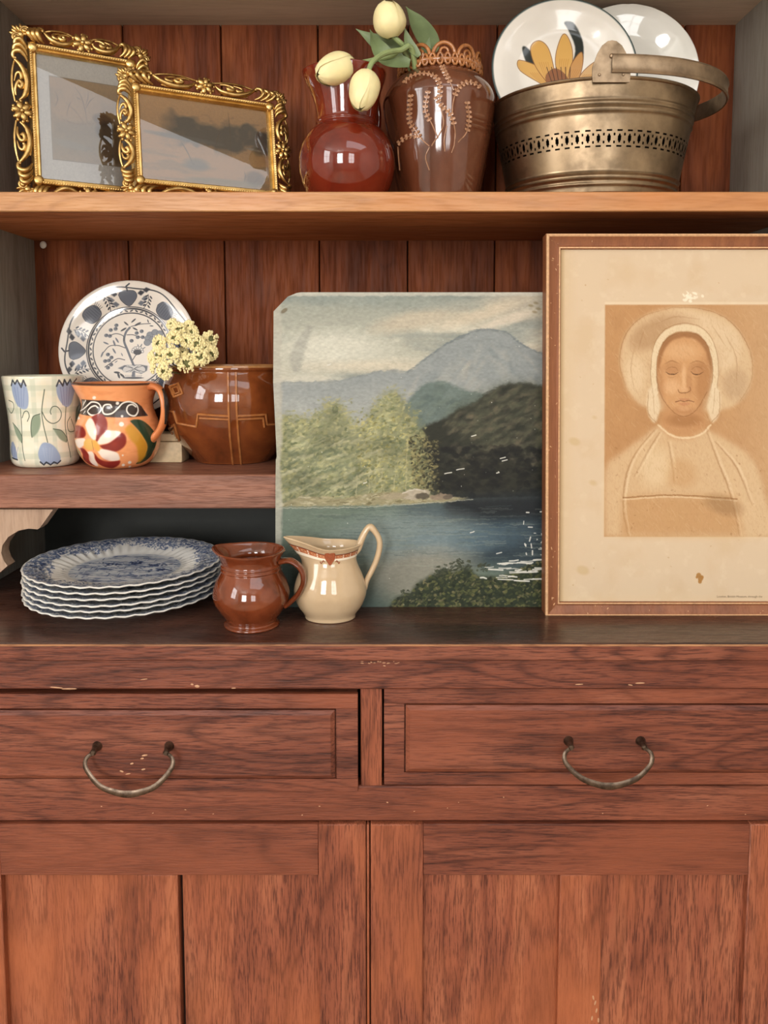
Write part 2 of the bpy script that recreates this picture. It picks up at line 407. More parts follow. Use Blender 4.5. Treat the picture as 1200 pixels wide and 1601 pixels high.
# ---- lake landscape (units: pixels of the photograph over the board)
def tex_landscape():
    cv = Canvas(428, 456, 872, 956, 2.0, (170, 172, 160)); X, Y = cv.xy(); H, W = cv.H, cv.W
    t = np.clip((Y - 456) / 150, 0, 1)[:, :, None]
    sky = np.array([158, 162, 150]) * (1 - t) + np.array([206, 202, 184]) * t
    r = np.clip((X - 640) / 200, 0, 1)[:, :, None] * .75
    sky = sky * (1 - r) + np.array([196, 184, 164]) * r
    cv.a = sky
    cl = fbm(H, W, 260, 60, 5, 3); cv.blend(np.clip((cl - .5) * 5, 0, 1), (222, 216, 196), .7)
    cl = fbm(H, W, 300, 70, 5, 8); cv.blend(np.clip((cl - .52) * 5, 0, 1), (132, 142, 138), .65)
    cv.ell(520, 545, 80, 28, (222, 220, 204), .75, 0, 26); cv.ell(655, 500, 70, 14, (214, 196, 170), .6, -.2, 12)
    cv.ell(760, 490, 70, 10, (220, 204, 178), .7, -.3, 9); cv.ell(800, 500, 40, 8, (228, 214, 192), .7, -.3, 6); cv.ell(600, 575, 120, 10, (216, 204, 180), .6, 0, 10)
    cv.ell(600, 470, 150, 12, (150, 158, 150), .6, .05, 12)
    cv.poly([(450, 560), (470, 520), (490, 505), (478, 545), (466, 585), (455, 580)], (150, 150, 142), .45, 2)
    # far range
    cv.poly(list(spl([(428, 600), (470, 599), (520, 597), (560, 590), (600, 581), (640, 582), (668, 562), (700, 540), (735, 523), (758, 516), (785, 517), (804, 523), (822, 537), (845, 550), (880, 560)], 80)) + [(880, 720), (428, 720)], (150, 156, 155), 1, 1.4)
    n = fbm(H, W, 70, 40, 4, 5)
    cv.blend(np.clip((Y - 580 - (n - .5) * 50) / 90, 0, 1) * (Y < 740) * (X < 860), (178, 180, 174), .85)
    for k in range(90):
        q = rng.rand(); x = 655 + q * 200; y = 532 + rng.rand() * 80
        if y < 517 + abs(x - 772) * .62: continue
        sg = 1 if x > 765 else -1
        cv.stroke([(x, y), (x + sg * (6 + rng.rand() * 16), y + 10 + rng.rand() * 20)], 3 + rng.rand() * 6, [(178, 178, 170), (126, 136, 138), (158, 164, 160), (190, 184, 170)][rng.randint(4)], .25, 4)
    cv.stroke([(640, 583), (700, 540), (735, 523), (758, 516), (786, 517), (804, 523), (822, 538), (845, 550), (866, 556)], 2.6, (112, 122, 126), .7, 1.8, smooth=50)
    cv.stroke([(428, 600), (520, 597), (560, 590), (600, 581), (642, 582)], 2.2, (130, 138, 140), .65, 1.8, smooth=40)
    # middle hill
    cv.poly(list(spl([(548, 720), (600, 668), (634, 636), (660, 607), (685, 597), (705, 600), (735, 612), (765, 618), (800, 634)], 60)) + [(800, 720)], (106, 120, 115), 1, 1.8)
    dabs(cv, 320, [(600, 700), (640, 630), (685, 600), (765, 622), (780, 700)], [(126, 138, 132), (88, 102, 98), (118, 130, 118)], (5, 14), (2, 5), (-.9, -.2), (.15, .4), 4, 3)
    # dark hill
    hill = list(spl([(636, 694), (668, 668), (700, 655), (722, 640), (745, 632), (768, 615), (792, 603), (820, 600), (880, 608)], 60)) + [(880, 800), (640, 800)]
    cv.poly(hill, (46, 47, 38), 1, 1.8)
    cv.poly([(700, 656), (768, 617), (800, 603), (872, 608), (872, 690), (760, 700)], (74, 76, 60), .75, 14)
    dabs(cv, 900, [(700, 660), (768, 620), (800, 604), (872, 608), (872, 740), (720, 730)], [(98, 96, 76), (62, 66, 52), (38, 40, 33), (116, 106, 86)], (4, 12), (2, 4), (-.8, -.2), (.15, .5), 6, 2.5)
    dabs(cv, 700, [(650, 700), (872, 700), (872, 790), (650, 790)], [(28, 28, 25), (46, 46, 37), (22, 23, 23)], (3, 10), (2, 5), (-.5, .5), (.3, .7), 7, 2)
    # pale trees
    tr = [(428, 655), (455, 652), (480, 660), (500, 652), (512, 632), (530, 630), (545, 650), (556, 672), (572, 668), (580, 648), (597, 628), (612, 614), (628, 622), (645, 650), (660, 672), (664, 710), (676, 740), (680, 785), (428, 795)]
    cv.poly(tr, (140, 142, 106), .92, 8)
    cv.poly([(430, 690), (560, 690), (575, 790), (430, 795)], (126, 132, 104), .7, 14)
    dabs(cv, 3000, tr, [(164, 160, 112), (116, 120, 82), (186, 182, 136), (142, 144, 104), (94, 102, 72), (172, 168, 124)], (1.5, 5), (1, 2.6), (-1.0, .3), (.25, .75), 9, 1.1)
    R = np.random.RandomState(31); tp = np.array(tr[:17])
    for k in range(420):
        q = R.uniform(0, 15.99); c = tp[int(q)] * (1 - q % 1) + tp[int(q) + 1] * (q % 1)
        cv.ell(c[0] + R.normal() * 6, c[1] + R.normal() * 6, R.uniform(1.2, 4), R.uniform(.8, 2), [(158, 156, 108), (136, 140, 100), (176, 170, 122)][R.randint(3)], R.uniform(.3, .8), R.uniform(-.8, .8), .8)
    for k in range(26):
        x = R.uniform(440, 660); y = R.uniform(690, 780); cv.ell(x, y, R.uniform(6, 16), R.uniform(4, 10), [(84, 94, 68), (104, 110, 78), (190, 184, 140)][R.randint(3)], .3, -.5, 6)
    dabs(cv, 420, [(560, 650), (650, 650), (672, 780), (560, 785)], [(198, 188, 124), (170, 162, 96), (120, 116, 66)], (1, 3), (.8, 1.8), (-1, .2), (.4, .85), 12, .6)
    for k in range(80):
        x = 432 + rng.rand() * 150; y = 690 + rng.rand() * 90
        cv.stroke([(x, y), (x + 14 + rng.rand() * 18, y - 6 - rng.rand() * 8)], 2 + rng.rand() * 3, [(202, 198, 164), (96, 106, 82), (178, 176, 138)][rng.randint(3)], .38, 1.6)
    for x, y0, y1 in ((560, 745, 780), (580, 740, 775), (640, 690, 768), (620, 745, 770), (600, 735, 770)):
        cv.stroke([(x, y0), (x - 1.5, (y0 + y1) / 2), (x - 2, y1)], 1.5, (200, 190, 150), .55, 1)
    dabs(cv, 560, [(642, 680), (690, 690), (690, 775), (650, 770)], [(58, 56, 38), (130, 122, 82), (40, 40, 30), (156, 146, 100)], (1, 3.5), (.8, 2), (-1, 1), (.4, .9), 11, .6)
    m_, b_ = cv.pmask(tr, 6); g_ = .80 + .40 * fbm(H, W, 90, 60, 4, 55)[b_[0]:b_[1], b_[2]:b_[3]]
    cv.a[b_[0]:b_[1], b_[2]:b_[3]] *= (1 + (g_ - 1) * m_)[:, :, None]
    # water
    cv.poly([(428, 792), (600, 788), (700, 782), (760, 781), (872, 778), (872, 960), (428, 960)], (112, 126, 112), 1, 1.2)
    cv.poly([(620, 792), (872, 778), (872, 900), (700, 880)], (46, 60, 70), .95, 12)
    cv.poly([(700, 780), (872, 776), (872, 812), (700, 812)], (28, 31, 34), .85, 6)
    cv.ell(640, 846, 110, 44, (132, 146, 144), .9, -.05, 34); cv.ell(700, 850, 80, 22, (120, 138, 144), .7, -.1, 16); cv.ell(650, 902, 90, 36, (150, 146, 132), .85, -.2, 26)
    cv.ell(780, 842, 60, 20, (76, 98, 112), .6, -.1, 16)
    cv.poly([(428, 862), (540, 876), (600, 930), (610, 960), (428, 960)], (62, 76, 72), .85, 20)
    R = np.random.RandomState(5)
    for k in range(300):
        x = R.uniform(430, 860); y = R.uniform(792, 890); L = R.uniform(15, 60)
        cv.stroke([(x, y), (x + L, y + R.uniform(-1, 1))], R.uniform(.6, 2), [(164, 168, 152), (72, 86, 86), (124, 134, 122)][R.randint(3)], R.uniform(.12, .35), 1)
    # shore and rocks
    cv.poly([(428, 795), (470, 778), (540, 782), (590, 772), (640, 770), (690, 778), (740, 781), (700, 788), (600, 792), (520, 794)], (160, 152, 118), .95, 1.2)
    dabs(cv, 350, [(428, 794), (470, 780), (640, 772), (740, 782), (600, 792)], [(196, 188, 158), (124, 116, 84), (176, 166, 128)], (2, 7), (.6, 1.6), (-.2, .1), (.4, .9), 14, .6)
    for x, y, a, b2, c in ((652, 775, 24, 8, (186, 174, 154)), (664, 778, 12, 5, (92, 84, 70)), (618, 778, 24, 5, (168, 156, 128)), (692, 779, 16, 5, (150, 132, 112)), (705, 779, 8, 4, (110, 98, 84))):
        cv.ell(x, y, a, b2, c, .95, -.1, 1.2)
    cv.stroke([(632, 773), (650, 767), (668, 770)], 2, (214, 204, 186), .9, .8)
    cv.stroke([(430, 797), (560, 796), (700, 787), (745, 783)], 1.4, (190, 188, 170), .7, 1)
    # foreground bush
    bush = [(608, 956), (622, 938), (648, 930), (655, 916), (675, 905), (700, 892), (716, 900), (735, 888), (752, 905), (790, 905), (872, 872), (872, 956)]
    cv.poly(bush, (42, 50, 34), .95, 3)
    dabs(cv, 1500, bush, [(66, 74, 44), (34, 40, 28), (104, 106, 62), (84, 86, 50), (128, 120, 84)], (1.5, 4), (1, 2.2), (-1, .6), (.4, .9), 15, .7)
    for x, y in ((718, 884), (730, 882), (700, 890), (760, 888), (690, 898), (640, 930)):
        dabs(cv, 40, [(x - 10, y - 4), (x + 10, y - 4), (x + 12, y + 12), (x - 12, y + 12)], [(52, 58, 44), (70, 74, 54)], (1.5, 4), (.8, 1.5), (-.8, .8), (.5, .9), int(x), .6)
    brushy(cv, 2600, (430, 460, 868, 620), (3, 9), (1, 2.4), (-.6, .2), .03, .5, 3); brushy(cv, 2400, (430, 620, 868, 790), (2, 6), (1, 2), (-.9, .3), .06, .5, 4)
    warp(cv, 1.6, 5, 70)
    # flaked paint, scratches and chips
    R = np.random.RandomState(12); w = (226, 224, 214)
    for k in range(46):
        x = R.uniform(822, 862); y = R.uniform(800, 872); L = R.uniform(2, 9); s = R.rand() > .5
        if (x - 822) / 40 < (R.rand() * .8): continue
        cv.stroke([(x, y), (x + (R.uniform(-2, 2) if s else L * .7), y + (L if s else R.uniform(-1, 1)))], R.uniform(1, 2.4), w, .95, .5)
    for k in range(34):
        y = R.uniform(878, 912); x = R.uniform(745 + (906 - y) * 1.2, 850); L = R.uniform(8, 32)
        cv.stroke([(x, y), (x + L * .5, y + R.uniform(-1.5, 1)), (x + L, y + R.uniform(-2, 1.5))], R.uniform(1, 2.6), w, .95, .5)
    for x, y, L in ((703, 742, 8), (722, 736, 9), (786, 741, 0), (792, 718, 5), (795, 722, 5), (746, 683, 4), (786, 868, 5), (744, 835, 3), (506, 870, 2), (573, 757, 2), (515, 571, 2)):
        cv.stroke([(x - 3, y + 1), (x + 1, y), (x + L, y - 1)], 1.8, w, .9, .5)
    for k in range(60):
        cv.ell(R.uniform(430, 860), R.uniform(460, 950), R.uniform(.4, 1.0), R.uniform(.4, 1.0), w, R.uniform(.3, .9), 0, .5)
    e = fbm(H, W, 20, 50, 4, 30)
    cv.blend(np.clip((436 + e * 9 - X) / 5, 0, 1), (190, 186, 172), .75); cv.blend(np.clip((462 + e * 4 - Y) / 3, 0, 1), (204, 200, 186), .8)
    cv.ell(443, 486, 6, 3, (120, 108, 86), .8, -.6, 1.5)
    for x, y in ((846, 474), (838, 478), (850, 483), (844, 488)): cv.ell(x, y, 4, 2, (132, 116, 78), .5, .2, 1.5)
    cv.a *= (.82 + .12 * fbm(H, W, 9, 5, 3, 40))[:, :, None]
    return cv.image('lake landscape painting')

# ---- stand-in for the old sepia portrait print: a plain bonneted sitter seen from the front
def tex_portrait():
    cv = Canvas(870, 384, 1322, 948, 2.0, (216, 192, 162)); X, Y = cv.xy(); H, W = cv.H, cv.W
    st = fbm(H, W, 90, 90, 5, 2); cv.blend(np.clip((st - .52) * 4, 0, 1), (204, 174, 136), .35)
    st = fbm(H, W, 30, 30, 4, 21); cv.blend(np.clip((st - .6) * 5, 0, 1), (226, 206, 176), .4)
    cv.blend(np.clip((905 - X) / 30, 0, 1), (206, 176, 130), .35); cv.blend(np.clip((Y - 920) / 30, 0, 1), (222, 196, 152), .3)
    cv.blend(np.clip((884 - X) / 7, 0, 1), (176, 142, 96), .55)
    R = np.random.RandomState(4)
    for k in range(50): cv.ell(R.uniform(880, 1300), R.uniform(395, 940), R.uniform(.4, 1.6), R.uniform(.4, 1.2), (176, 136, 92), R.uniform(.2, .6), R.rand(), 1)
    for x, y, a, b in ((932, 652, 3, 2), (914, 893, 10, 7), (900, 690, 9, 6), (930, 755, 6, 4)): cv.ell(x, y, a, b, (198, 168, 122), .5, .3, 4)
    for k in range(26): cv.ell(1085 + R.normal() * 7, 462 + R.normal() * 4, R.uniform(1, 4), R.uniform(.8, 2.4), (242, 230, 206), .8, R.rand(), 1)
    for x, y, a, b in ((1101, 901, 4, 4), (1104, 906, 4, 5), (1106, 904, 3, 3), (1103, 911, 3, 3), (1098, 904, 2, 2)): cv.ell(x, y, a, b, (170, 122, 66), .9, .4, 1)
    # print
    x0, y0, x1, y1 = 948, 475, 1244, 840
    cv.poly([(x0, y0), (x1, y0), (x1, y1), (x0, y1)], (190, 144, 98), 1, .4)
    tex = fbm(H, W, 40, 60, 5, 6)
    inside = ((X > x0) & (X < x1) & (Y > y0) & (Y < y1)).astype(float)
    cv.blend(inside * np.clip((tex - .42) * 3, 0, 1), (182, 136, 92), .6); cv.blend(inside * np.clip((X - 1090) / 140, 0, 1), (208, 176, 138), .55)
    L = (224, 198, 160); D = (142, 98, 58); M = (200, 166, 124)
    # shawl and shoulders
    cv.poly([(949, 840), (949, 735), (975, 708), (1010, 682), (1040, 664), (1100, 668), (1150, 690), (1190, 725), (1210, 790), (1216, 840)], L, .62, 4, smooth=60)
    cv.poly([(975, 838), (980, 776), (1160, 776), (1172, 838)], (186, 136, 86), .55, 6)
    for p in ([(1028, 672), (1000, 705), (984, 740), (978, 790), (986, 838)], [(1110, 668), (1130, 720), (1150, 770), (1166, 838)], [(1036, 676), (1018, 705), (996, 745)], [(1126, 690), (1160, 730), (1186, 790)], [(1050, 690), (1056, 720), (1060, 755)]):
        cv.stroke(p, 2.6, D, .45, 2.2, smooth=24, taper=True); cv.stroke([(x + 4, y) for x, y in p], 4, (234, 212, 176), .5, 3, smooth=24, taper=True)
    cv.stroke([(978, 778), (1060, 774), (1162, 780)], 1.8, D, .7, 1, smooth=20); cv.stroke([(978, 781), (1060, 777), (1162, 783)], 1.6, (236, 214, 178), .6, 1, smooth=20)
    cv.ell(1070, 740, 26, 22, (196, 152, 104), .5, .3, 16); cv.ell(1140, 790, 30, 14, (150, 116, 80), .5, .3, 10); cv.ell(1030, 730, 24, 30, (230, 206, 168), .5, .2, 18)
    for k in range(70): cv.ell(R.uniform(955, 1230), R.uniform(700, 838), R.uniform(.5, 2.5), R.uniform(.4, 1.2), (140, 98, 60), R.uniform(.15, .45), R.rand() * 3, .8)
    # bonnet: a round soft cap with a plain turned band
    cap = [(984, 606), (972, 566), (980, 524), (1008, 494), (1056, 479), (1106, 482), (1150, 502), (1180, 545), (1184, 590), (1166, 626), (1126, 642), (1040, 642), (1002, 630)]
    cv.poly(cap, (216, 188, 150), .8, 3, smooth=80)
    for cx, cy, a, b, col, r in ((1020, 522, 34, 20, (164, 124, 86), -.5), (1100, 505, 46, 16, (228, 204, 170), .2), (1140, 545, 26, 34, (226, 202, 168), .3), (1158, 600, 20, 24, (180, 148, 114), 0), (996, 585, 16, 28, (230, 206, 170), 0), (1060, 500, 30, 10, (176, 138, 100), .1), (1122, 580, 10, 30, (184, 150, 116), .1)):
        cv.ell(cx, cy, a, b, col, .5, r, 13)
    for p in ([(982, 606), (972, 566), (980, 524), (1008, 494), (1056, 479)], [(1056, 479), (1106, 482), (1150, 502), (1180, 545), (1184, 590), (1166, 626)]): cv.stroke(p, 1.3, D, .5, 1.2, smooth=30, taper=True)
    for p in ([(1030, 505), (1060, 494), (1100, 498)], [(1140, 520), (1158, 556), (1160, 600)], [(996, 540), (990, 575), (996, 610)], [(1120, 508), (1142, 540)], [(1010, 515), (1002, 545)]): cv.stroke(p, 1.6, (156, 116, 78), .4, 1.6, smooth=16, taper=True)
    # neck, face
    cv.poly([(1044, 620), (1104, 620), (1112, 668), (1090, 684), (1058, 684), (1038, 668)], (192, 142, 96), .9, 4)
    cv.ell(1076, 656, 26, 10, (156, 108, 68), .55, 0, 7)
    cv.stroke([(1034, 664), (1056, 680), (1080, 684), (1104, 678), (1118, 664)], 3, (234, 210, 172), .8, 1.8, smooth=20)
    cv.poly([(1030, 578), (1034, 548), (1052, 526), (1076, 520), (1100, 526), (1114, 548), (1118, 580), (1112, 612), (1096, 638), (1076, 649), (1056, 640), (1037, 614)], (205, 156, 108), 1, 2.5, smooth=60)
    for cx, cy, a, b, col, al, r, so in ((1107, 598, 13, 36, (164, 114, 72), .55, .1, 11), (1036, 598, 7, 30, (172, 122, 80), .5, -.1, 7), (1056, 604, 13, 11, (226, 182, 138), .6, 0, 9), (1070, 548, 26, 12, (222, 178, 132), .55, 0, 10), (1076, 641, 17, 6, (170, 118, 78), .5, 0, 5), (1056, 574, 15, 9, (176, 126, 84), .5, 0, 6), (1097, 574, 14, 9, (168, 118, 78), .5, 0, 6), (1084, 598, 5, 18, (178, 128, 86), .5, -.1, 4), (1075, 590, 3.4, 20, (228, 186, 142), .6, 0, 3), (1076, 638, 9, 4, (216, 168, 124), .6, 0, 3)):
        cv.ell(cx, cy, a, b, col, al, r, so)
    for s in (-1, 1):
        ex = 1076 + s * 20; ey = 580
        cv.ell(ex, ey - 1.5, 9, 4.6, (188, 138, 94), .7, 0, 3)
        cv.stroke([(ex - 10, ey), (ex - 5, ey + 3.4), (ex + 3, ey + 4), (ex + 10, ey + .5)], 1.9, (88, 58, 38), .85, 1, smooth=14, taper=True)
        cv.stroke([(ex - 9.5, ey - 3), (ex - 2, ey - 7.5), (ex + 6, ey - 6), (ex + 10, ey - 1)], 1, (126, 84, 54), .6, 1, smooth=14, taper=True)
        cv.stroke([(ex - 7, ey + 8), (ex, ey + 9.5), (ex + 7, ey + 7)], 1, (150, 104, 68), .45, 1.2, smooth=10, taper=True)
        cv.stroke([(ex - s * 11, ey - 13), (ex, ey - 17), (ex + s * 12, ey - 12)], 2.2, (136, 92, 58), .5, 1.8, smooth=12, taper=True)
    cv.stroke([(1085, 604), (1086, 609), (1081, 612)], 1.2, (122, 78, 48), .65, 1, smooth=10); cv.stroke([(1066, 608), (1068, 612), (1074, 613.5), (1080, 612.5)], 1.3, (112, 70, 44), .65, 1, smooth=12); cv.ell(1076, 608, 6, 4, (222, 176, 132), .6, 0, 2.5)
    cv.stroke([(1062, 627.5), (1070, 625.6), (1076, 626.6), (1082, 625.4), (1091, 627)], 1.4, (114, 68, 46), .75, 1, smooth=14); cv.ell(1076, 630.6, 9, 2.6, (190, 130, 94), .7, 0, 1.6); cv.ell(1076, 623.4, 10, 1.8, (186, 128, 92), .6, 0, 1.4)
    cv.stroke([(1031, 580), (1037, 614), (1056, 641), (1076, 650), (1096, 639), (1112, 612)], 1.2, (124, 82, 50), .5, 1.2, smooth=30)
    # hair, then the band of the cap round the forehead and its side lappets
    for s in (-1, 1): cv.poly([(1076, 517), (1076 + s * 26, 521), (1076 + s * 41, 546), (1076 + s * 44, 582), (1076 + s * 39, 566), (1076 + s * 32, 545), (1076 + s * 18, 530), (1076, 525)], (146, 98, 60), .75, 1.4, smooth=34)
    arc = [(1029, 612), (1026, 576), (1032, 540), (1050, 518), (1076, 511), (1102, 518), (1119, 540), (1126, 576), (1123, 612)]
    cv.stroke(arc, 10, (226, 204, 168), .95, 2, smooth=50)
    ac = np.array([1076, 590.])
    for f, al in ((.905, .6), (1.09, .5)): cv.stroke([tuple(ac + (np.array(q) - ac) * f) for q in arc], 1.1, (138, 98, 62), al, 1, smooth=50)
    for s in (-1, 1):
        cv.poly([(1075 + s * 46, 598), (1075 + s * 58, 612), (1075 + s * 58, 644), (1075 + s * 46, 660), (1075 + s * 38, 634)], (226, 204, 170), .9, 1.6, smooth=24); cv.stroke([(1075 + s * 57, 612), (1075 + s * 57, 644), (1075 + s * 45, 659)], 1.1, D, .5, 1, smooth=12); cv.stroke([(1075 + s * 50, 606), (1075 + s * 47, 646)], 1, (170, 132, 96), .5, 1.2)
    R = np.random.RandomState(77)
    for k in range(1500):                            # chalk hatching
        x = R.uniform(952, 1240); y = R.uniform(480, 836); L = R.uniform(4, 12); a = .9 + R.normal() * .2
        lightc = R.rand() < (.7 if (y > 690 or y < 520) else .35)
        cv.stroke([(x, y), (x + L * math.cos(a), y + L * math.sin(a))], R.uniform(.6, 1.3), (232, 208, 172) if lightc else (164, 116, 74), R.uniform(.06, .2), .9)
    b_ = cv.a.copy(); warp(cv, .55, 6, 90); cv.a = np.where(inside[:, :, None] > 0, cv.a, b_)
    cv.blend(inside * np.clip((fbm(H, W, 3, 8, 2, 60) - .5) * 2, 0, 1), (150, 108, 70), .16)
    cv.poly([(x0 - .5, y0 - 4), (x1, y0 - 4), (x1, y0), (x0 - .5, y0)], (236, 218, 186), .5, .8)
    cv.a *= .93
    return cv.image('sepia portrait print')

def tex_gilt(kind):
    if kind == 0:                                     # matted watercolour; units 0..100 x 0..100 of the opening
        cv = Canvas(0, 0, 100, 100, 5.0, (206, 200, 192)); X, Y = cv.xy(); H, W = cv.H, cv.W
        x0, y0, x1, y1 = 13, 16, 88, 83; ins = ((X > x0) & (X < x1) & (Y > y0) & (Y < y1)).astype(float)
        cv.poly([(x0, y0), (x1, y0), (x1, y1), (x0, y1)], (170, 138, 96), 1, .25)
        cv.blend(ins * np.clip((Y - 45) / 25, 0, 1), (150, 138, 116), .8); cv.blend(ins * np.clip((Y - 66) / 14, 0, 1), (168, 142, 110), .7)
        cv.blend(ins * np.clip((fbm(H, W, 120, 70, 5, 3) - .5) * 5, 0, 1), (134, 116, 90), .45)
        for p in ([(52, 50), (50, 38), (46, 28), (40, 22)], [(50, 40), (56, 32), (62, 28)], [(51, 36), (54, 30), (55, 24)], [(47, 32), (41, 30)], [(18, 40), (21, 34), (19, 28)], [(30, 46), (33, 38), (36, 34)]):
            cv.stroke(p, .9, (110, 78, 48), .75, .5, smooth=16, taper=True)
        for p in ([(30, 36), (40, 42), (48, 50)], [(25, 50), (40, 52), (60, 50)]): cv.stroke(p, 1.2, (140, 106, 70), .5, 1, smooth=16)
        cv.ell(70, 46, 11, 5, (104, 76, 48), .8, .1, 2); cv.ell(76, 56, 14, 9, (70, 56, 40), .8, .1, 4); cv.ell(80, 72, 14, 10, (92, 68, 44), .7, .1, 4)
        cv.ell(35, 70, 20, 3, (150, 140, 124), .6, .1, 2)
        cv.stroke([(x0, y0), (x1, y0), (x1, y1), (x0, y1), (x0, y0)], .7, (120, 104, 82), .6, .3)
    else:                                             # unmatted winter landscape
        cv = Canvas(0, 0, 150, 100, 5.0, (184, 144, 98)); X, Y = cv.xy(); H, W = cv.H, cv.W
        cv.blend(np.clip((30 - Y) / 30, 0, 1), (202, 160, 110), .8)
        m = np.clip(1 - np.abs(Y - 36 + (fbm(H, W, 90, 60, 3, 1) - .5) * 30) / 20, 0, 1) * np.clip((X - 20) / 40, 0, 1)
        cv.blend(np.clip(m * 2.2, 0, 1) * np.clip(.6 + fbm(H, W, 40, 40, 4, 7), 0, 1), (86, 78, 66), .9)
        cv.blend(np.clip((Y - 56) / 12, 0, 1), (190, 150, 104), .7)
        cv.blend(np.clip((fbm(H, W, 160, 30, 4, 17) - .5) * 5, 0, 1) * (Y > 55), (150, 128, 98), .55)
        cv.ell(50, 46, 44, 3, (110, 104, 94), .7, .06, 2); cv.ell(62, 76, 14, 7, (120, 116, 108), .7, 0, 5)
        for p in ([(104, 60), (104, 30), (103, 8)], [(44, 48), (52, 62), (58, 76)], [(86, 50), (92, 30)], [(118, 92), (120, 84), (119, 78)], [(130, 94), (134, 86), (138, 82)]): cv.stroke(p, 1.2, (96, 78, 54), .8, .5, smooth=14, taper=True)
        cv.ell(132, 50, 10, 1.4, (150, 142, 130), .7, .1, .8); cv.ell(132, 86, 12, 9, (110, 84, 54), .7, 0, 4); cv.ell(100, 94, 50, 4, (140, 134, 108), .6, 0, 3)
    cv.a *= (.95 + .1 * fbm(cv.H, cv.W, 6, 6, 3, 9))[:, :, None]
    return cv.image(['matted sepia watercolour', 'brown winter landscape'][kind])

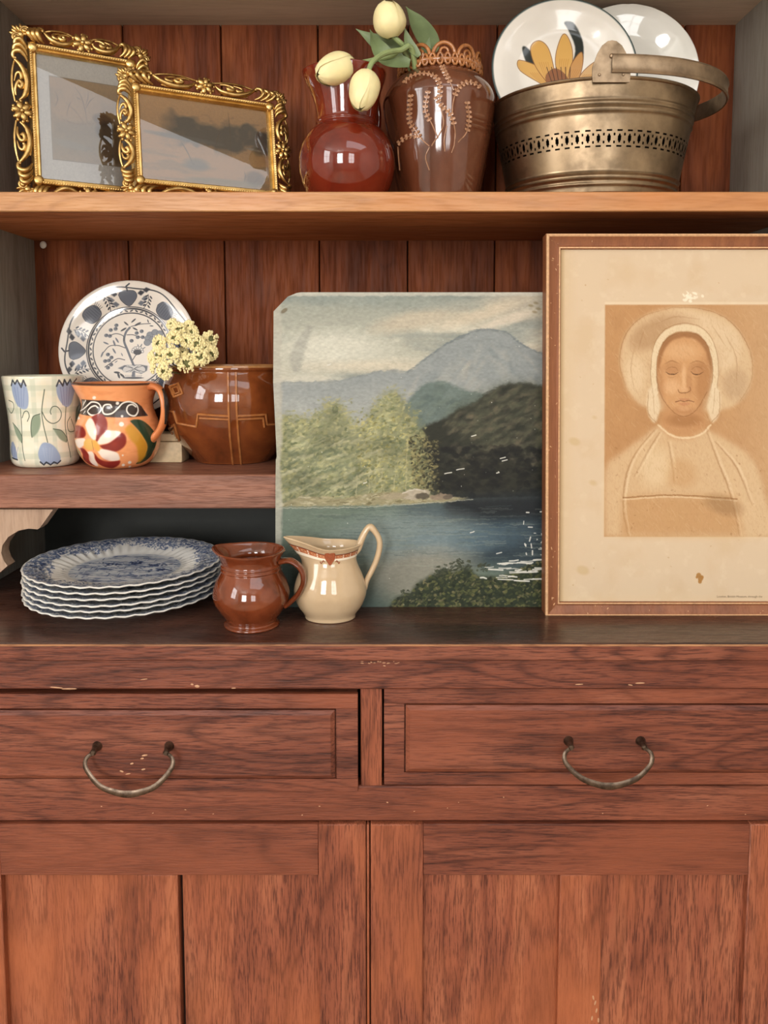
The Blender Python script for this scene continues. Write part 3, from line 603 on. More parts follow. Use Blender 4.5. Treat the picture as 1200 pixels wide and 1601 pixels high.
# ---- blue onion-style plate (plate radius = 100)
def tex_onion():
    cv = Canvas(-102, -102, 102, 102, 4.0, (222, 214, 204)); B = (26, 30, 44); G = (84, 90, 104); LG = (118, 122, 130)
    def px(pts): return [((x - 600) / 5.62, (y - 610) / 5.62) for x, y in pts]   # units of a zoomed view, centre 600,610
    cv.ell(0, 0, 101, 101, (226, 216, 204), 1, 0, .5)
    for r, w in ((63, 1.2), (60.5, 2.2), (54, 1.6)):
        cv.stroke([(r * math.cos(t), r * math.sin(t)) for t in np.linspace(0, 2 * math.pi, 90)], w, B, .9, .5)
    for k in range(48):
        t = k * 2 * math.pi / 48; cv.ell(57.4 * math.cos(t), 57.4 * math.sin(t), 2.6, 1.1, B, .8, t + math.pi / 2 + (.5 if k % 2 else -.5), .4)
    def polar(pts, a): return [(r * math.cos(a + t), r * math.sin(a + t)) for r, t in pts]
    wob = [((90.5 + 2.0 * math.sin(8 * t)), t) for t in np.linspace(0, 2 * math.pi, 120)]
    cv.stroke(polar(wob, .3), 1.8, B, .9, .5)
    for k in range(8):
        a = -math.pi / 2 - .05 + k * math.pi / 4; da = math.pi / 8
        R = np.array([[-math.sin(a), math.cos(a)], [math.cos(a), math.sin(a)]])   # local u tangential, v radial
        def loc(pts): pts = [(u * 1.22, v * 1.18) for u, v in pts]; return [(u * -math.sin(a) + (75 + v) * math.cos(a), u * math.cos(a) + (75 + v) * math.sin(a)) for u, v in pts]
        if k % 2 == 0:
            cv.poly(loc([(-11, 4), (-8, 8), (0, 9), (8, 8), (11, 3), (8, -3), (0, -9), (-8, -3)]), G, .95, .4, smooth=40)
            cv.stroke(loc([(-11, 4), (-8, 8), (0, 9), (8, 8), (11, 3), (8, -3), (0, -9), (-8, -3), (-11, 4)]), .8, B, .9, .4, smooth=40)
            cv.stroke(loc([(0, 9), (-1, 14), (3, 17)]), 2.2, B, .95, .4)
            for s in (-1, 1):
                for q in ((16, 5, .4), (20, -2, -.6), (15, -7, .8), (23, 8, 0)):
                    cv.poly(loc([(s * (q[0] - 4), q[1]), (s * q[0], q[1] + 3.4), (s * (q[0] + 5), q[1] + 1), (s * q[0], q[1] - 3)]), B if q[1] > 0 else G, .9, .4)
        else:
            cv.poly(loc([(-11, 0), (-8, 7), (0, 9), (9, 6), (11, 0), (8, -7), (0, -9), (-8, -7)]), G, .95, .4, smooth=40)
            for j in range(7): cv.stroke(loc([(-9 + j * 3, -6), (-8 + j * 2.8, 6)]), .5, B, .7, .4)
            cv.stroke(loc([(-11, 0), (-8, 7), (0, 9), (9, 6), (11, 0), (8, -7), (0, -9), (-8, -7), (-11, 0)]), .9, B, .9, .4, smooth=40)
            for j in range(5): cv.stroke(loc([(8 + j * .5, 4 - j * 1.5), (15, 7 - j * 2.4)]), .6, B, .9, .4)
        b = a + da
        def lb(pts): return [(u * -math.sin(b) + (75 + v) * math.cos(b), u * math.cos(b) + (75 + v) * math.sin(b)) for u, v in pts]
        st = lb([(-3, -11), (0, -4), (1, 3), (-2, 9)]); cv.stroke(st, .9, B, .9, .4, smooth=12)
        for j in range(4):
            for s in (-1, 1):
                p = lb([(s * 3.4, -7 + j * 4.4)])[0]; cv.ell(p[0], p[1], 2.6, 1.1, B, .9, b + math.pi / 2 + s * .6, .4)
    # centre: tree peony spray
    S = [[(632, 740), (580, 620), (548, 540), (560, 470), (590, 430)], [(560, 600), (500, 580), (430, 585), (380, 640)], [(560, 700), (500, 690), (440, 730), (400, 760)], [(548, 540), (540, 500), (480, 480), (420, 500)], [(570, 490), (620, 490), (680, 510)], [(625, 700), (650, 660), (690, 640)], [(600, 420), (680, 400), (760, 395)]]
    for i, p in enumerate(S): cv.stroke(px(p), 3.2 if i == 0 else 1.1, B if i else (74, 80, 94), .9, .4, smooth=30)
    for x, y, a, l in ((400, 560, .4, 40), (468, 560, 1.2, 45), (490, 535, 1.0, 42), (470, 625, 1.0, 42), (372, 655, 1.9, 40), (540, 445, 2.6, 45), (635, 440, .5, 40), (655, 400, -.5, 50), (560, 395, .7, 40), (620, 370, 2.4, 40), (740, 375, 1.2, 26), (770, 415, .1, 26), (535, 655, 1.1, 24), (490, 715, 2.5, 22), (690, 580, 2.0, 26), (715, 600, 2.6, 22), (665, 580, 1.2, 22)):
        c = px([(x, y)])[0]; cv.ell(c[0], c[1], l / 5.62 / 2 * 1.2, l / 5.62 / 6, B if y < 470 else G, .92, a, .4)
    for x, y in ((480, 410), (475, 440), (435, 450), (400, 495), (430, 500), (650, 475), (690, 460), (700, 510), (610, 540), (660, 510), (400, 710), (430, 705), (450, 740), (425, 765), (450, 680), (420, 655)):
        c = px([(x, y)])[0]; cv.ell(c[0], c[1], 3, 2.7, G, .9, 0, .5); cv.ell(c[0] + 1, c[1] - .8, 1, 1, B, .8, 0, .4)
    for x, y in ((760, 490), (800, 470), (745, 520), (840, 480), (780, 530), (740, 555), (820, 520)):
        c = px([(x, y)])[0]; cv.ell(c[0], c[1], 5, 4.6, LG, .95, 0, .5); cv.stroke([(c[0] + 5 * math.cos(t), c[1] + 4.6 * math.sin(t)) for t in np.linspace(0, 6.3, 16)], .6, G, .9, .3)
    c = px([(662, 630)])[0]
    for k in range(7):
        t = math.pi + k * math.pi / 6; cv.ell(c[0] + 7 * math.cos(t), c[1] + 6 * math.sin(t), 2.2, 2.2, (216, 210, 204), 1, 0, .3); cv.stroke([(c[0] + 7 * math.cos(t) + 2.2 * math.cos(q), c[1] + 6 * math.sin(t) + 2.2 * math.sin(q)) for q in np.linspace(0, 6.3, 10)], .5, B, .9, .3)
    cv.ell(c[0], c[1] + 1, 6, 4, B, .9, 0, .4)
    cv.poly(px([(505, 770), (560, 745), (620, 742), (690, 740), (750, 750), (745, 790), (700, 815), (640, 800), (560, 800), (540, 780)]), (80, 86, 98), .95, .4)
    for s in (-1, 1):
        c = px([(640 + s * 42, 775)])[0]; cv.ell(c[0], c[1], 9, 5.5, (200, 196, 192), 1, s * .2, .4)
        for j in range(4): cv.stroke([(c[0] - s * 8, c[1]), (c[0] + (j - 1.5) * 3 + s * 3, c[1] + (4.4 if j % 2 else -4.4))], .6, B, .9, .3)
    cv.poly(px([(625, 800), (648, 800), (650, 840), (622, 840)]), G, .9, .3); cv.ell(*px([(635, 850)])[0], 15, 1.4, B, .8, 0, .4)
    for k in range(12): cv.stroke(px([(575 + k * 11, 845), (572 + k * 12, 825)]), .5, G, .8, .3)
    for x, y, a in ((500, 805, .1), (515, 830, 1.2), (545, 830, .7)): c = px([(x, y)])[0]; cv.ell(c[0], c[1], 4.5, 1.5, B, .9, a, .4)
    return cv.image('blue floral plate print')

# ---- blue transfer print for the stacked plates
def tex_transfer():
    cv = Canvas(-102, -102, 102, 102, 3.2, (232, 230, 224)); X, Y = cv.xy(); H, W = cv.H, cv.W
    r = np.hypot(X, Y); th = np.arctan2(Y, X); B = (84, 100, 136); B2 = (118, 132, 160)
    n1 = fbm(H, W, 14, 14, 4, 3); n2 = fbm(H, W, 5, 5, 3, 8)
    ring = np.clip((r - 74 - 6 * np.sin(th * 6) - (n1 - .5) * 22) / 2, 0, 1) * (r < 97)
    cv.blend(ring * np.clip((n2 - .44) * 9, 0, 1), B, .85); cv.blend(ring * np.clip((n1 - .45) * 4, 0, 1), B2, .45)
    R = np.random.RandomState(3)
    for k in range(260):
        a = R.rand() * 6.283; q = R.uniform(80, 95); cv.ell(q * math.cos(a), q * math.sin(a), R.uniform(1.5, 4), R.uniform(.8, 1.8), [B, (58, 74, 112), B2][R.randint(3)], .7, R.rand() * 3, .5)
    cv.stroke([(97.5 * math.cos(t), 97.5 * math.sin(t)) for t in np.linspace(0, 6.29, 100)], 1.2, B2, .8, .6)
    ins = np.clip((57 - r) / 2, 0, 1); cv.blend(ins, (186, 196, 214), .6)
    n3 = fbm(H, W, 50, 12, 5, 13); cv.blend(ins * np.clip((n3 - .48) * 8, 0, 1), B, .75); cv.blend(ins * np.clip((fbm(H, W, 16, 5, 3, 23) - .5) * 8, 0, 1), (238, 238, 236), .7)
    for k in range(220):
        x = R.uniform(-54, 54); y = R.uniform(-40, 48)
        if x * x + y * y > 54 * 54: continue
        L = R.uniform(3, 11); a = R.choice([0, .1, -.1, 1.5, .8, -.9]); cv.stroke([(x, y), (x + L * math.cos(a), y + L * math.sin(a))], R.uniform(.5, 1.3), [(40, 56, 100), B, (226, 228, 232)][R.randint(3)], .8, .4)
    for x, y, s in ((-20, -16, 12), (28, -14, 14), (6, -20, 9), (40, 6, 10)):
        for k in range(30): cv.ell(x + R.normal() * s * .5, y + R.normal() * s * .35, R.uniform(1, 3), R.uniform(.8, 1.6), [(44, 60, 104), B][R.randint(2)], .8, R.rand() * 3, .4)
    return cv.image('blue landscape transfer print')

def tex_flowerplate():
    cv = Canvas(-102, -102, 102, 102, 3.2, (228, 222, 212)); O = (206, 160, 88); O2 = (176, 122, 60); Dk = (40, 46, 44); Bn = (112, 66, 38)
    cv.ell(0, 0, 101, 101, (58, 72, 72), 1, 0, .4); cv.ell(0, 0, 97.5, 97.5, (228, 222, 212), 1, 0, 2)
    X, Y = cv.xy(); r = np.hypot(X, Y); cv.blend((r < 96) * np.clip(fbm(cv.H, cv.W, 120, 120, 3, 4) - .45, 0, 1) * 2, (206, 198, 186), .4)
    sh = np.array([-6.0, -38.0])
    def pet(p, c, c2):
        p = [(x + sh[0], y + sh[1]) for x, y in p]
        cv.poly(p, c, 1, .5, smooth=36); cv.stroke(list(p) + [p[0]], .9, Bn, .8, .5, smooth=36)
        q = np.array(p); m = q.mean(0)
        for k in range(5): cv.stroke([q[0] + (k - 2) * np.array([1.6, 0]), m + (k - 2) * np.array([3, 0])], .8, c2, .6, .6)
    cv.poly([(x - 6, y - 38) for x, y in [(-42, 30), (-50, 5), (-44, 2), (-34, 12), (-28, 28)]], Dk, 1, .5, smooth=24); cv.poly([(x - 6, y - 38) for x, y in [(14, 38), (24, 6), (16, -20), (8, -32), (22, -30), (34, -8), (34, 20), (24, 42)]], Dk, 1, .5, smooth=34)
    pet([(-14, 60), (-52, 36), (-56, 22), (-44, 22), (-24, 32), (-8, 56)], O, O2); pet([(18, 60), (36, 34), (56, 20), (58, 34), (44, 54)], (200, 160, 110), O2)
    pet([(-10, 60), (-32, 28), (-38, 2), (-26, -8), (-12, 6), (-4, 50)], O, O2); pet([(2, 60), (-4, 20), (4, -12), (12, -16), (20, 8), (16, 50)], O, O2); pet([(10, 60), (18, 26), (32, 8), (34, 24), (26, 50)], (190, 140, 84), O2)
    pet([(-4, 70), (-16, 52), (-16, 40), (-4, 32), (10, 42), (12, 58)], (136, 84, 50), (90, 52, 32))
    for k in range(6): cv.stroke([(-16 + k * 5, 12), (-22 + k * 6.5, -8)], 1.0, (60, 36, 24), .9, .4)
    return cv.image('yellow flower plate print')

# ---- glaze decoration on round pots: canvas x = angle in degrees, y = photograph rows
def pot_tf(cx, R):
    def f(p):
        r = np.array([R(y) for y in p[:, 1]]) if callable(R) else R
        return np.stack([np.degrees(np.arcsin(np.clip((p[:, 0] - cx) / r, -1, 1))), p[:, 1]], 1)
    return f
def tex_jug():
    k = lambda x, y: (120 + x / 8.0, 590 + y / 8.0)
    def P(l): return [k(*q) for q in l]
    Rad = lambda y: float(np.interp(y, [598, 612, 624, 640, 660, 680, 705, 725, 732], [66, 62, 54, 54, 59, 63.5, 63, 48, 36]))
    cv = Canvas(-180, 596, 180, 734, 4.0, (240, 160, 106), pot_tf(185, Rad)); W = (240, 234, 224)
    cv.sc = 4.0; X, Y = cv.xy()
    cv.blend(np.clip((fbm(cv.H, cv.W, 90, 30, 4, 3) - .45) * 3, 0, 1), (206, 122, 70), .5)
    cv.poly(P([(110, 260), (400, 265), (740, 300), (800, 350), (862, 468), (560, 470), (300, 455), (70, 435)]), (58, 46, 42), 1, .5)
    for c in ([(80, 410), (110, 390), (180, 320), (230, 285), (300, 300), (330, 370), (290, 430), (220, 440), (180, 400), (210, 350), (260, 330), (290, 350)],
              [(450, 345), (430, 315), (370, 320), (345, 370), (370, 425), (450, 420), (520, 360), (580, 300), (660, 285), (740, 330), (750, 400), (710, 455), (650, 440), (620, 390), (640, 335), (690, 320), (730, 350)]):
        cv.stroke(P(c), 2.4, W, .95, .6, smooth=90)
    for c in ([(130, 280), (100, 400)], [(160, 270), (120, 330)], [(150, 400), (135, 425)]): cv.stroke(P(c), 1.8, W, .9, .6)
    for x, y, r in ((518, 300, 2.6), (565, 455, 2), (555, 548, 3.4), (250, 232, 2.6), (75, 490, 2.2), (45, 500, 2), (40, 550, 2), (565, 1055, 2.4), (640, 1025, 2.6), (645, 1085, 2), (562, 925, 1.4)):
        cv.ell(*k(x, y), r, r, W, .95, 0, .5)
    # leaf
    cv.poly(P([(650, 515), (700, 500), (790, 520), (880, 610), (945, 720), (960, 820), (930, 930), (860, 1010), (780, 1050), (715, 1050), (800, 980), (850, 900), (840, 800), (760, 660)]), (44, 66, 46), 1, .6, smooth=60)
    cv.poly(P([(590, 610), (640, 545), (700, 590), (770, 680), (840, 800), (855, 880), (830, 970), (740, 1045), (745, 940), (720, 820), (640, 720)]), (206, 146, 44), .95, 1.6, smooth=50)
    # petals: dark red half, white half
    Rd = (132, 40, 34); Pk = (232, 190, 168)
    for red, wh in (([(210, 480), (280, 430), (350, 430), (400, 520), (390, 640), (330, 720), (265, 750), (285, 620), (250, 520)], [(160, 560), (190, 490), (230, 480), (270, 560), (280, 640), (255, 740), (200, 680)]),
                    ([(300, 800), (420, 760), (540, 650), (600, 700), (590, 800), (500, 870), (380, 870)], [(270, 770), (330, 680), (410, 620), (520, 630), (540, 660), (420, 760), (300, 785)]),
                    ([(220, 880), (280, 960), (380, 1000), (522, 990), (510, 1050), (430, 1095), (330, 1070), (250, 1000)], [(270, 870), (330, 840), (480, 880), (520, 930), (515, 985), (400, 990), (310, 940)]),
                    ([(70, 840), (120, 850), (160, 920), (170, 1000), (230, 1060), (160, 1050), (100, 990)], [(150, 880), (210, 880), (230, 960), (270, 1050), (240, 1070), (180, 1010)]),
                    ([(10, 740), (20, 620), (70, 575), (140, 590), (165, 660), (130, 710), (40, 730)], [(15, 765), (60, 730), (140, 720), (140, 780), (80, 840), (40, 840)])):
        cv.poly(P(red), Rd, 1, .7, smooth=40); cv.poly(P(wh), (238, 222, 208), 1, .7, smooth=40)
        c = np.array(red).mean(0); cv.ell(*k(c[0], c[1]), 4, 5, (160, 62, 50), .5, .4, 3)
    cv.ell(*k(185, 790), 7.5, 9, (224, 176, 96), 1, .2, .8); cv.ell(*k(265, 800), 4, 9, (228, 168, 80), .95, -.3, .8)
    cv.stroke(P([(222, 740), (228, 860)]), .8, (170, 110, 50), .8, .5)
    cv.poly(P([(20, 820), (60, 900), (90, 990), (40, 930)]), (120, 130, 80), .8, 1)
    # the other side of the pot carries the same band, plain
    cv.tf = None
    for a in (-1, 1): cv.poly([(a * 105, 626), (a * 180, 626), (a * 180, 648), (a * 105, 648)], (58, 46, 42), 1, .5)
    cv.poly([(-180, 596), (180, 596), (180, 601), (-180, 601)], (70, 44, 32), .9, .4)
    return cv.image('jug flower decoration')
def tex_mug():
    k = lambda x, y: (x / 8.571, 570 + y / 8.571)
    def P(l): return [k(*q) for q in l]
    Rad = lambda y: float(np.interp(y, [585, 640, 680, 715, 728], [59, 54, 51, 50, 44]))
    cv = Canvas(-180, 584, 180, 730, 4.0, (230, 226, 208), pot_tf(70, Rad)); X, Y = cv.xy()
    cv.blend(np.clip((fbm(cv.H, cv.W, 120, 60, 3, 3) - .42) * 4, 0, 1), (222, 214, 188), .7)
    for i in range(24):
        cv.blend(((np.abs(X + 180 - i * 15) < 3.6) * 1.0), (176, 186, 164) if i % 2 else (232, 222, 196), .4)
    for j in range(9): cv.blend((np.abs(Y - 588 - j * 17) < 4.2) * 1.0, (180, 188, 166) if j % 2 else (230, 220, 196), .4)
    cv.a = np.stack([blur(cv.a[:, :, c], 2) for c in range(3)], 2)
    G = (70, 84, 70); Bl = (150, 164, 190); Dk = (62, 66, 74); Lf = (134, 150, 128)
    def tulip(pts, top, shade):
        cv.poly(P(pts), Bl, 1, .6, smooth=50); q = np.array(pts); c = q.mean(0)
        for o in (-.5, -.2, .15, .45): cv.stroke(P([(c[0] + o * 120, q[:, 1].min() + 60), (c[0] + o * 70, q[:, 1].max() - 30)]), 1.1, shade, .6, .8)
        cv.stroke(P(top), 2.4, Dk, .95, .7)
    tulip([(225, 250), (300, 230), (390, 260), (420, 400), (400, 550), (330, 565), (270, 500), (235, 380)], [(225, 270), (245, 200), (270, 250), (300, 200), (340, 290), (370, 200), (395, 270)], (112, 126, 166))
    tulip([(750, 260), (860, 240), (980, 250), (960, 420), (920, 530), (860, 555), (790, 470), (755, 370)], [(755, 280), (785, 205), (830, 280), (850, 200), (880, 270), (920, 200), (940, 265), (1000, 195)], (112, 112, 150))
    tulip([(515, 1200), (510, 1120), (560, 1010), (650, 1015), (720, 1080), (770, 1200), (740, 1280), (560, 1270)], [(530, 1250), (570, 1290), (600, 1255), (650, 1295), (690, 1260), (730, 1285), (770, 1250)], (166, 176, 196))
    tulip([(190, 1010), (215, 1000), (250, 1100), (262, 1220), (215, 1210), (185, 1120)], [(200, 1210), (262, 1225)], (112, 112, 150))
    for s in ([(315, 560), (318, 800), (325, 1050), (350, 1230)], [(610, 320), (570, 580), (580, 760), (625, 1000)], [(865, 550), (850, 800), (870, 1010), (895, 1220)], [(1080, 330), (1065, 500), (1070, 640)], [(570, 600), (620, 710), (700, 760), (780, 720), (805, 630), (760, 550), (700, 545), (672, 600), (680, 640)], [(330, 680), (360, 605), (400, 600), (415, 660), (390, 725)], [(180, 460), (230, 490), (235, 560), (200, 625), (165, 570)], [(915, 690), (880, 760), (890, 870), (950, 885), (965, 850), (930, 720)]):
        cv.stroke(P(s), 1.3, G, .9, .7, smooth=40)
    for p in ([(545, 630), (460, 670), (430, 800), (440, 930), (520, 850), (550, 740)], [(700, 830), (800, 860), (860, 960), (850, 1015), (770, 960)], [(210, 750), (280, 840), (320, 930), (315, 1000), (250, 900)], [(1045, 540), (1000, 600), (990, 760), (1010, 830), (1060, 700)]):
        cv.poly(P(p), Lf, .95, .8, smooth=30); cv.stroke(P(p[:4]), 1.3, G, .85, .7, smooth=24)
    a = cv.a; h = cv.W // 4                       # the far side repeats the near side
    cv.a[:, :h] = a[:, h:3 * h][:, h:]; cv.a[:, 3 * h:4 * h] = a[:, h:2 * h]
    return cv.image('mug tulip decoration')
def tex_band():                                      # transfer band of the creamer: x 0..100 along, y 0..10 across
    cv = Canvas(0, 0, 100, 12, 8.0, (236, 222, 200)); Br = (140, 72, 44)
    cv.poly([(0, 1), (100, 1), (100, 8), (0, 8)], (168, 98, 64), 1, .3); cv.poly([(0, .2), (100, .2), (100, 1.4), (0, 1.4)], (84, 40, 28), 1, .2)
    for k in range(12):
        x = k * 9 + 2; cv.ell(x + 3, 4.8, 2.6, 1.5, (206, 150, 110), .9, .3, .4); cv.ell(x + 3, 4.8, 1.2, .7, Br, .9, .3, .3); cv.poly([(x + 6.4, 2), (x + 7.6, 2), (x + 7.6, 7.6), (x + 6.4, 7.6)], (236, 222, 200), .95, .2); cv.ell(x + 7, 4.8, .5, .5, Br, .9, 0, .2)
    return cv.image('brown band print')

# ------------------------------------------------------------------ levels and depths measured once
YS, YB, YC = 0.94, 1.18, 0.797        # front of the shelves, back boards, front edge of the worktop
ZC = at(600, 1008, YC)[2]             # worktop
ZM, ZMb = at(300, 742, YS)[2], at(300, 795, YS)[2]
ZU, ZUb = at(600, 300, YS)[2], at(600, 330, YS)[2]
ZT = at(600, 39, YB)[2]               # underside of the top board
XL, XR = at(47, 200, YB)[0], at(1146, 120, YB)[0]
def zf(py, Y): return at(600, py, Y)[2]
def xf(px, Y, py=1150): return at(px, py, Y)[0]

# ------------------------------------------------------------------ room
def structure(name, mb, m, **k):
    o = mb.build(name, m, **k); o['kind'] = 'structure'; return o
plaster = plain('cream plaster', (222, 217, 208), .8, .04, 6, .05)
ceil_m = plain('white ceiling', (236, 232, 224), .85, .03, 5, .03)
wall_m = plain('warm wall paint', (208, 202, 192), .8, .04, 6, .05)
floor_m = wood('floor boards', (160, 136, 110), (190, 168, 140), (208, 188, 160), 'y', .45)
structure('floor', MB().box(-2.2, 2.2, -3.1, 1.3, -.1, 0, 0), floor_m)
structure('ceiling', MB().box(-2.2, 0, -3.1, 1.3, 2.5, 2.6, 0).box(1.7, 2.2, -3.1, 1.3, 2.5, 2.6, 0).box(0, 1.7, -3.1, -1.5, 2.5, 2.6, 0).box(0, 1.7, -.3, 1.3, 2.5, 2.6, 0), ceil_m)  # opening left for the added overhead light
structure('wall_back', MB().box(-2.2, 2.2, 1.22, 1.32, 0, 2.5, 0), plaster)
structure('wall_right', MB().box(2.2, 2.3, -3.1, 1.3, 0, 2.5, 0), wall_m)
def wall_with_holes(name, m, axis, c0, c1, lo, hi, holes):
    mb = MB(); cur = lo
    def bx(a, b, z0, z1):
        if axis == 'x': mb.box(a, b, c0, c1, z0, z1, 0)
        else: mb.box(c0, c1, a, b, z0, z1, 0)
    for a, b, z0, z1 in holes:
        bx(cur, a, 0, 2.5); bx(a, b, 0, z0); bx(a, b, z1, 2.5); cur = b
    bx(cur, hi, 0, 2.5); structure(name, mb, m)
wall_with_holes('wall_left', plaster, 'y', -2.3, -2.2, -3.1, 1.3, [(-1.7, -.6, 1.25, 2.45)])
wall_with_holes('wall_front', plaster, 'x', -3.2, -3.1, -2.2, 2.2, [(-1.5, -.5, .95, 2.35), (.4, 1.4, .95, 2.35)])
white_paint = plain('white window paint', (232, 230, 224), .4, .03)
def window(name, axis, c, a, b, z0, z1, nv, nh):
    mb = MB(); w = .05
    def bx(p, q, u, v, t=.03):
        if axis == 'x': mb.box(p, q, c - t, c + t, u, v, .003)
        else: mb.box(c - t, c + t, p, q, u, v, .003)
    bx(a, a + w, z0, z1); bx(b - w, b, z0, z1); bx(a + w, b - w, z0, z0 + w); bx(a + w, b - w, z1 - w, z1)
    for k in range(1, nv): x = a + (b - a) * k / nv; bx(x - .012, x + .012, z0 + w, z1 - w, .015)
    for k in range(1, nh): z = z0 + (z1 - z0) * k / nh; bx(a + w, b - w, z - .012, z + .012, .0149)
    structure(name, mb, white_paint)
window('window_1', 'y', -2.15, -1.7, -.6, 1.25, 2.45, 2, 2)
window('window_2', 'x', -3.03, -1.5, -.5, .95, 2.35, 2, 3)
window('window_3', 'x', -3.03, .4, 1.4, .95, 2.35, 2, 3)

# ------------------------------------------------------------------ the dresser
oakh = wood('red oak along x', (84, 42, 31), (120, 65, 47), (146, 88, 66), 'x', .36, 1.0, .8, (134, 72, 48), .5, .06, .35, fig=.75)
oakv = wood('red oak upright', (102, 53, 38), (144, 81, 58), (180, 114, 82), 'z', .38, 1.0, .85, (170, 96, 60), .6, .06, .35, fig=.6)
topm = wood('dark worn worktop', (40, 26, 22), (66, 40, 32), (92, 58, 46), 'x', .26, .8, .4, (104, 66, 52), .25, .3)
pine = wood('brown back boards', (80, 38, 20), (122, 62, 30), (144, 80, 42), 'z', .55, .5, .3, (52, 27, 16), .1, 0, .2, fig=.3)
edge = wood('tan shelf edge', (156, 104, 62), (186, 134, 86), (204, 154, 104), 'x', .45, .7, .2, (190, 120, 62), .15, .1, fig=.25)
under = wood('shelf board', (156, 92, 56), (196, 124, 78), (214, 144, 96), 'x', .55, .6, .25, (170, 102, 62), .1, 0, .3, fig=.3)
midm = wood('brown middle shelf', (92, 56, 42), (142, 92, 70), (168, 116, 90), 'x', .42, 1.0, .5, (134, 82, 60), .3, .1, fig=.3)
topb = wood('pale top board', (196, 182, 162), (212, 198, 178), (222, 208, 190), 'x', .7, .5, .1, None, .1, fig=.1)
sidem = wood('grey brown side board', (124, 118, 108), (146, 140, 128), (160, 154, 142), 'z', .6, .5, .2, None, .15, fig=.15)
dark = plain('dark cabinet inside', (34, 26, 22), .8)
underback = plain('back darkened for shade', (34, 36, 31), .6, .2)  # deep shade under the middle shelf is put into this colour
hutch = thing('dresser', 'old red oak dresser with open shelves, two drawers and panelled doors', 'dresser', (0, 1.0, 0))
HL = (0, 1.0, 0)
def hp(name, mb, m, parent=None, label=None):
    o = mb.build(name, m, parent or hutch, loc=HL if parent is None else None)
    if parent is not None:
        pass
    else:
        o.location = (0, 0, 0)
    if label: o['label'] = label
    return o
def sp(name, mb, m, parent, label=None):          # sub-part, vertices given in world space
    o = mb.build(name, m, parent, loc=HL); o.location = (0, 0, 0)
    if label: o['label'] = label
    return o
OX = .565
# back boards
seams = [at(p, 415, YB)[0] for p in (201, 351, 499, 637, 773)]
st = (seams[-1] - seams[0]) / 4
xs = [XL - .03, seams[0] - st] + seams + [seams[-1] + st, seams[-1] + 2 * st, XR + .03]
xs = [xs[0]] + [x for x in xs[1:-1] if XL + .02 < x < XR - .02] + [xs[-1]]
for a, b in zip(xs[:-1], xs[1:]):
    hp('back_board', MB().box(a + .0009, b - .0009, YB, YB + .014, ZMb + .003, ZT + .03, .0012), pine)
hp('lower_back_panel', MB().box(XL - .03, XR + .03, YB - .002, YB + .014, ZC - .02, ZMb + .002, 0), underback, label='dark green back panel under the middle shelf, darkened for the shade there')
hp('backing', MB().box(XL - .03, XR + .03, YB + .0145, YB + .02, ZC, ZT + .04, 0), dark)
for a, b in ((XL - .022, XL), (XR, XR + .022)):
    hp('side_panel', MB().box(a, b, YS - .002, YB, ZC, ZT + .02, .001), sidem)
hp('top_board', MB().box(XL - .03, XR + .03, YS - .02, YB + .016, ZT, ZT + .025, .001), topb)
hp('upper_shelf', MB().box(XL, XR, YS + .006, YB, ZUb, ZU, .0005), under)
hp('shelf_edge', MB().box(XL, XR, YS, YS + .006, ZUb - .0005, ZU + .0003, .0012), edge, label='tan front edge of the upper shelf')
hp('middle_shelf', MB().box(XL, XR, YS, YB, ZMb, ZM, .0015), midm)
# scroll brackets under the middle shelf
def bracket(sgn):
    pts = [(-62, 796), (84, 796), (64, 824), (60, 827), (46, 826), (30, 829), (14, 839), (5, 852), (3, 864), (7, 876), (13, 884), (-2, 897), (-20, 906), (-62, 908)]
    q = []
    for x, y in pts:
        p = at(x, y, YS + .012); q.append((max(p[0], XL) if sgn < 0 else min(-p[0], XR), min(p[2], ZMb)))
    if sgn < 0: q = [(x, z) for x, z in q]
    hp('scroll_bracket', MB().prism(q, YS + .010, YS + .030), wood('pale bracket wood', (140, 112, 92), (172, 142, 118), (190, 162, 138), 'z', .5, .8, .2, None, .15, fig=.1) if sgn < 0 else bpy.data.materials['pale bracket wood'])
bracket(-1); bracket(1)
# worktop
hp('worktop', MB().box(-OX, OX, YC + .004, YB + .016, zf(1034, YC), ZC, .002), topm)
hp('worktop_edge', MB().box(-OX - .001, OX + .001, YC, YC + .004, zf(1034, YC), ZC - .0004, .0016), oakh, label='reddish moulded front edge of the worktop')
rub = wood('rubbed pale edge', (128, 82, 54), (176, 124, 84), (204, 156, 112), 'x', .5, 1.0, .6, (92, 54, 38), .2, 0, fig=.2)
hp('rubbed_edge', MB().box(-OX, OX, YC - .0002, YC + .0012, ZC - .0020, ZC + .0002, .0005), rub, label='pale worn line along the front edge of the worktop')
YA, YF = YC + .009, YC + .016
z_ap0 = zf(1074, YF)
hp('apron', MB().box(-OX + .01, OX - .01, YA, YF + .02, z_ap0, zf(1034, YC), .002), oakh)
z_r1, z_r0 = zf(1229, YF), zf(1284, YF)
xdl, xdr = xf(-141, YF), xf(1289, YF)
hp('middle_rail', MB().box(xdl - .0028, xdr + .0028, YF, YF + .02, z_r0, z_r1, .0015), oakh)
hp('centre_stile', MB().box(xf(563.5, YF), xf(597, YF), YF, YF + .02, z_r1, z_ap0, .001), oakv)
xdl, xdr = xf(-141, YF), xf(1289, YF)
hp('corner_stile', MB().box(-OX + .01, xdl - .003, YF, YF + .02, 0, z_ap0, .001), oakv)
hp('corner_stile', MB().box(xdr + .003, OX - .01, YF, YF + .02, 0, z_ap0, .001), oakv)
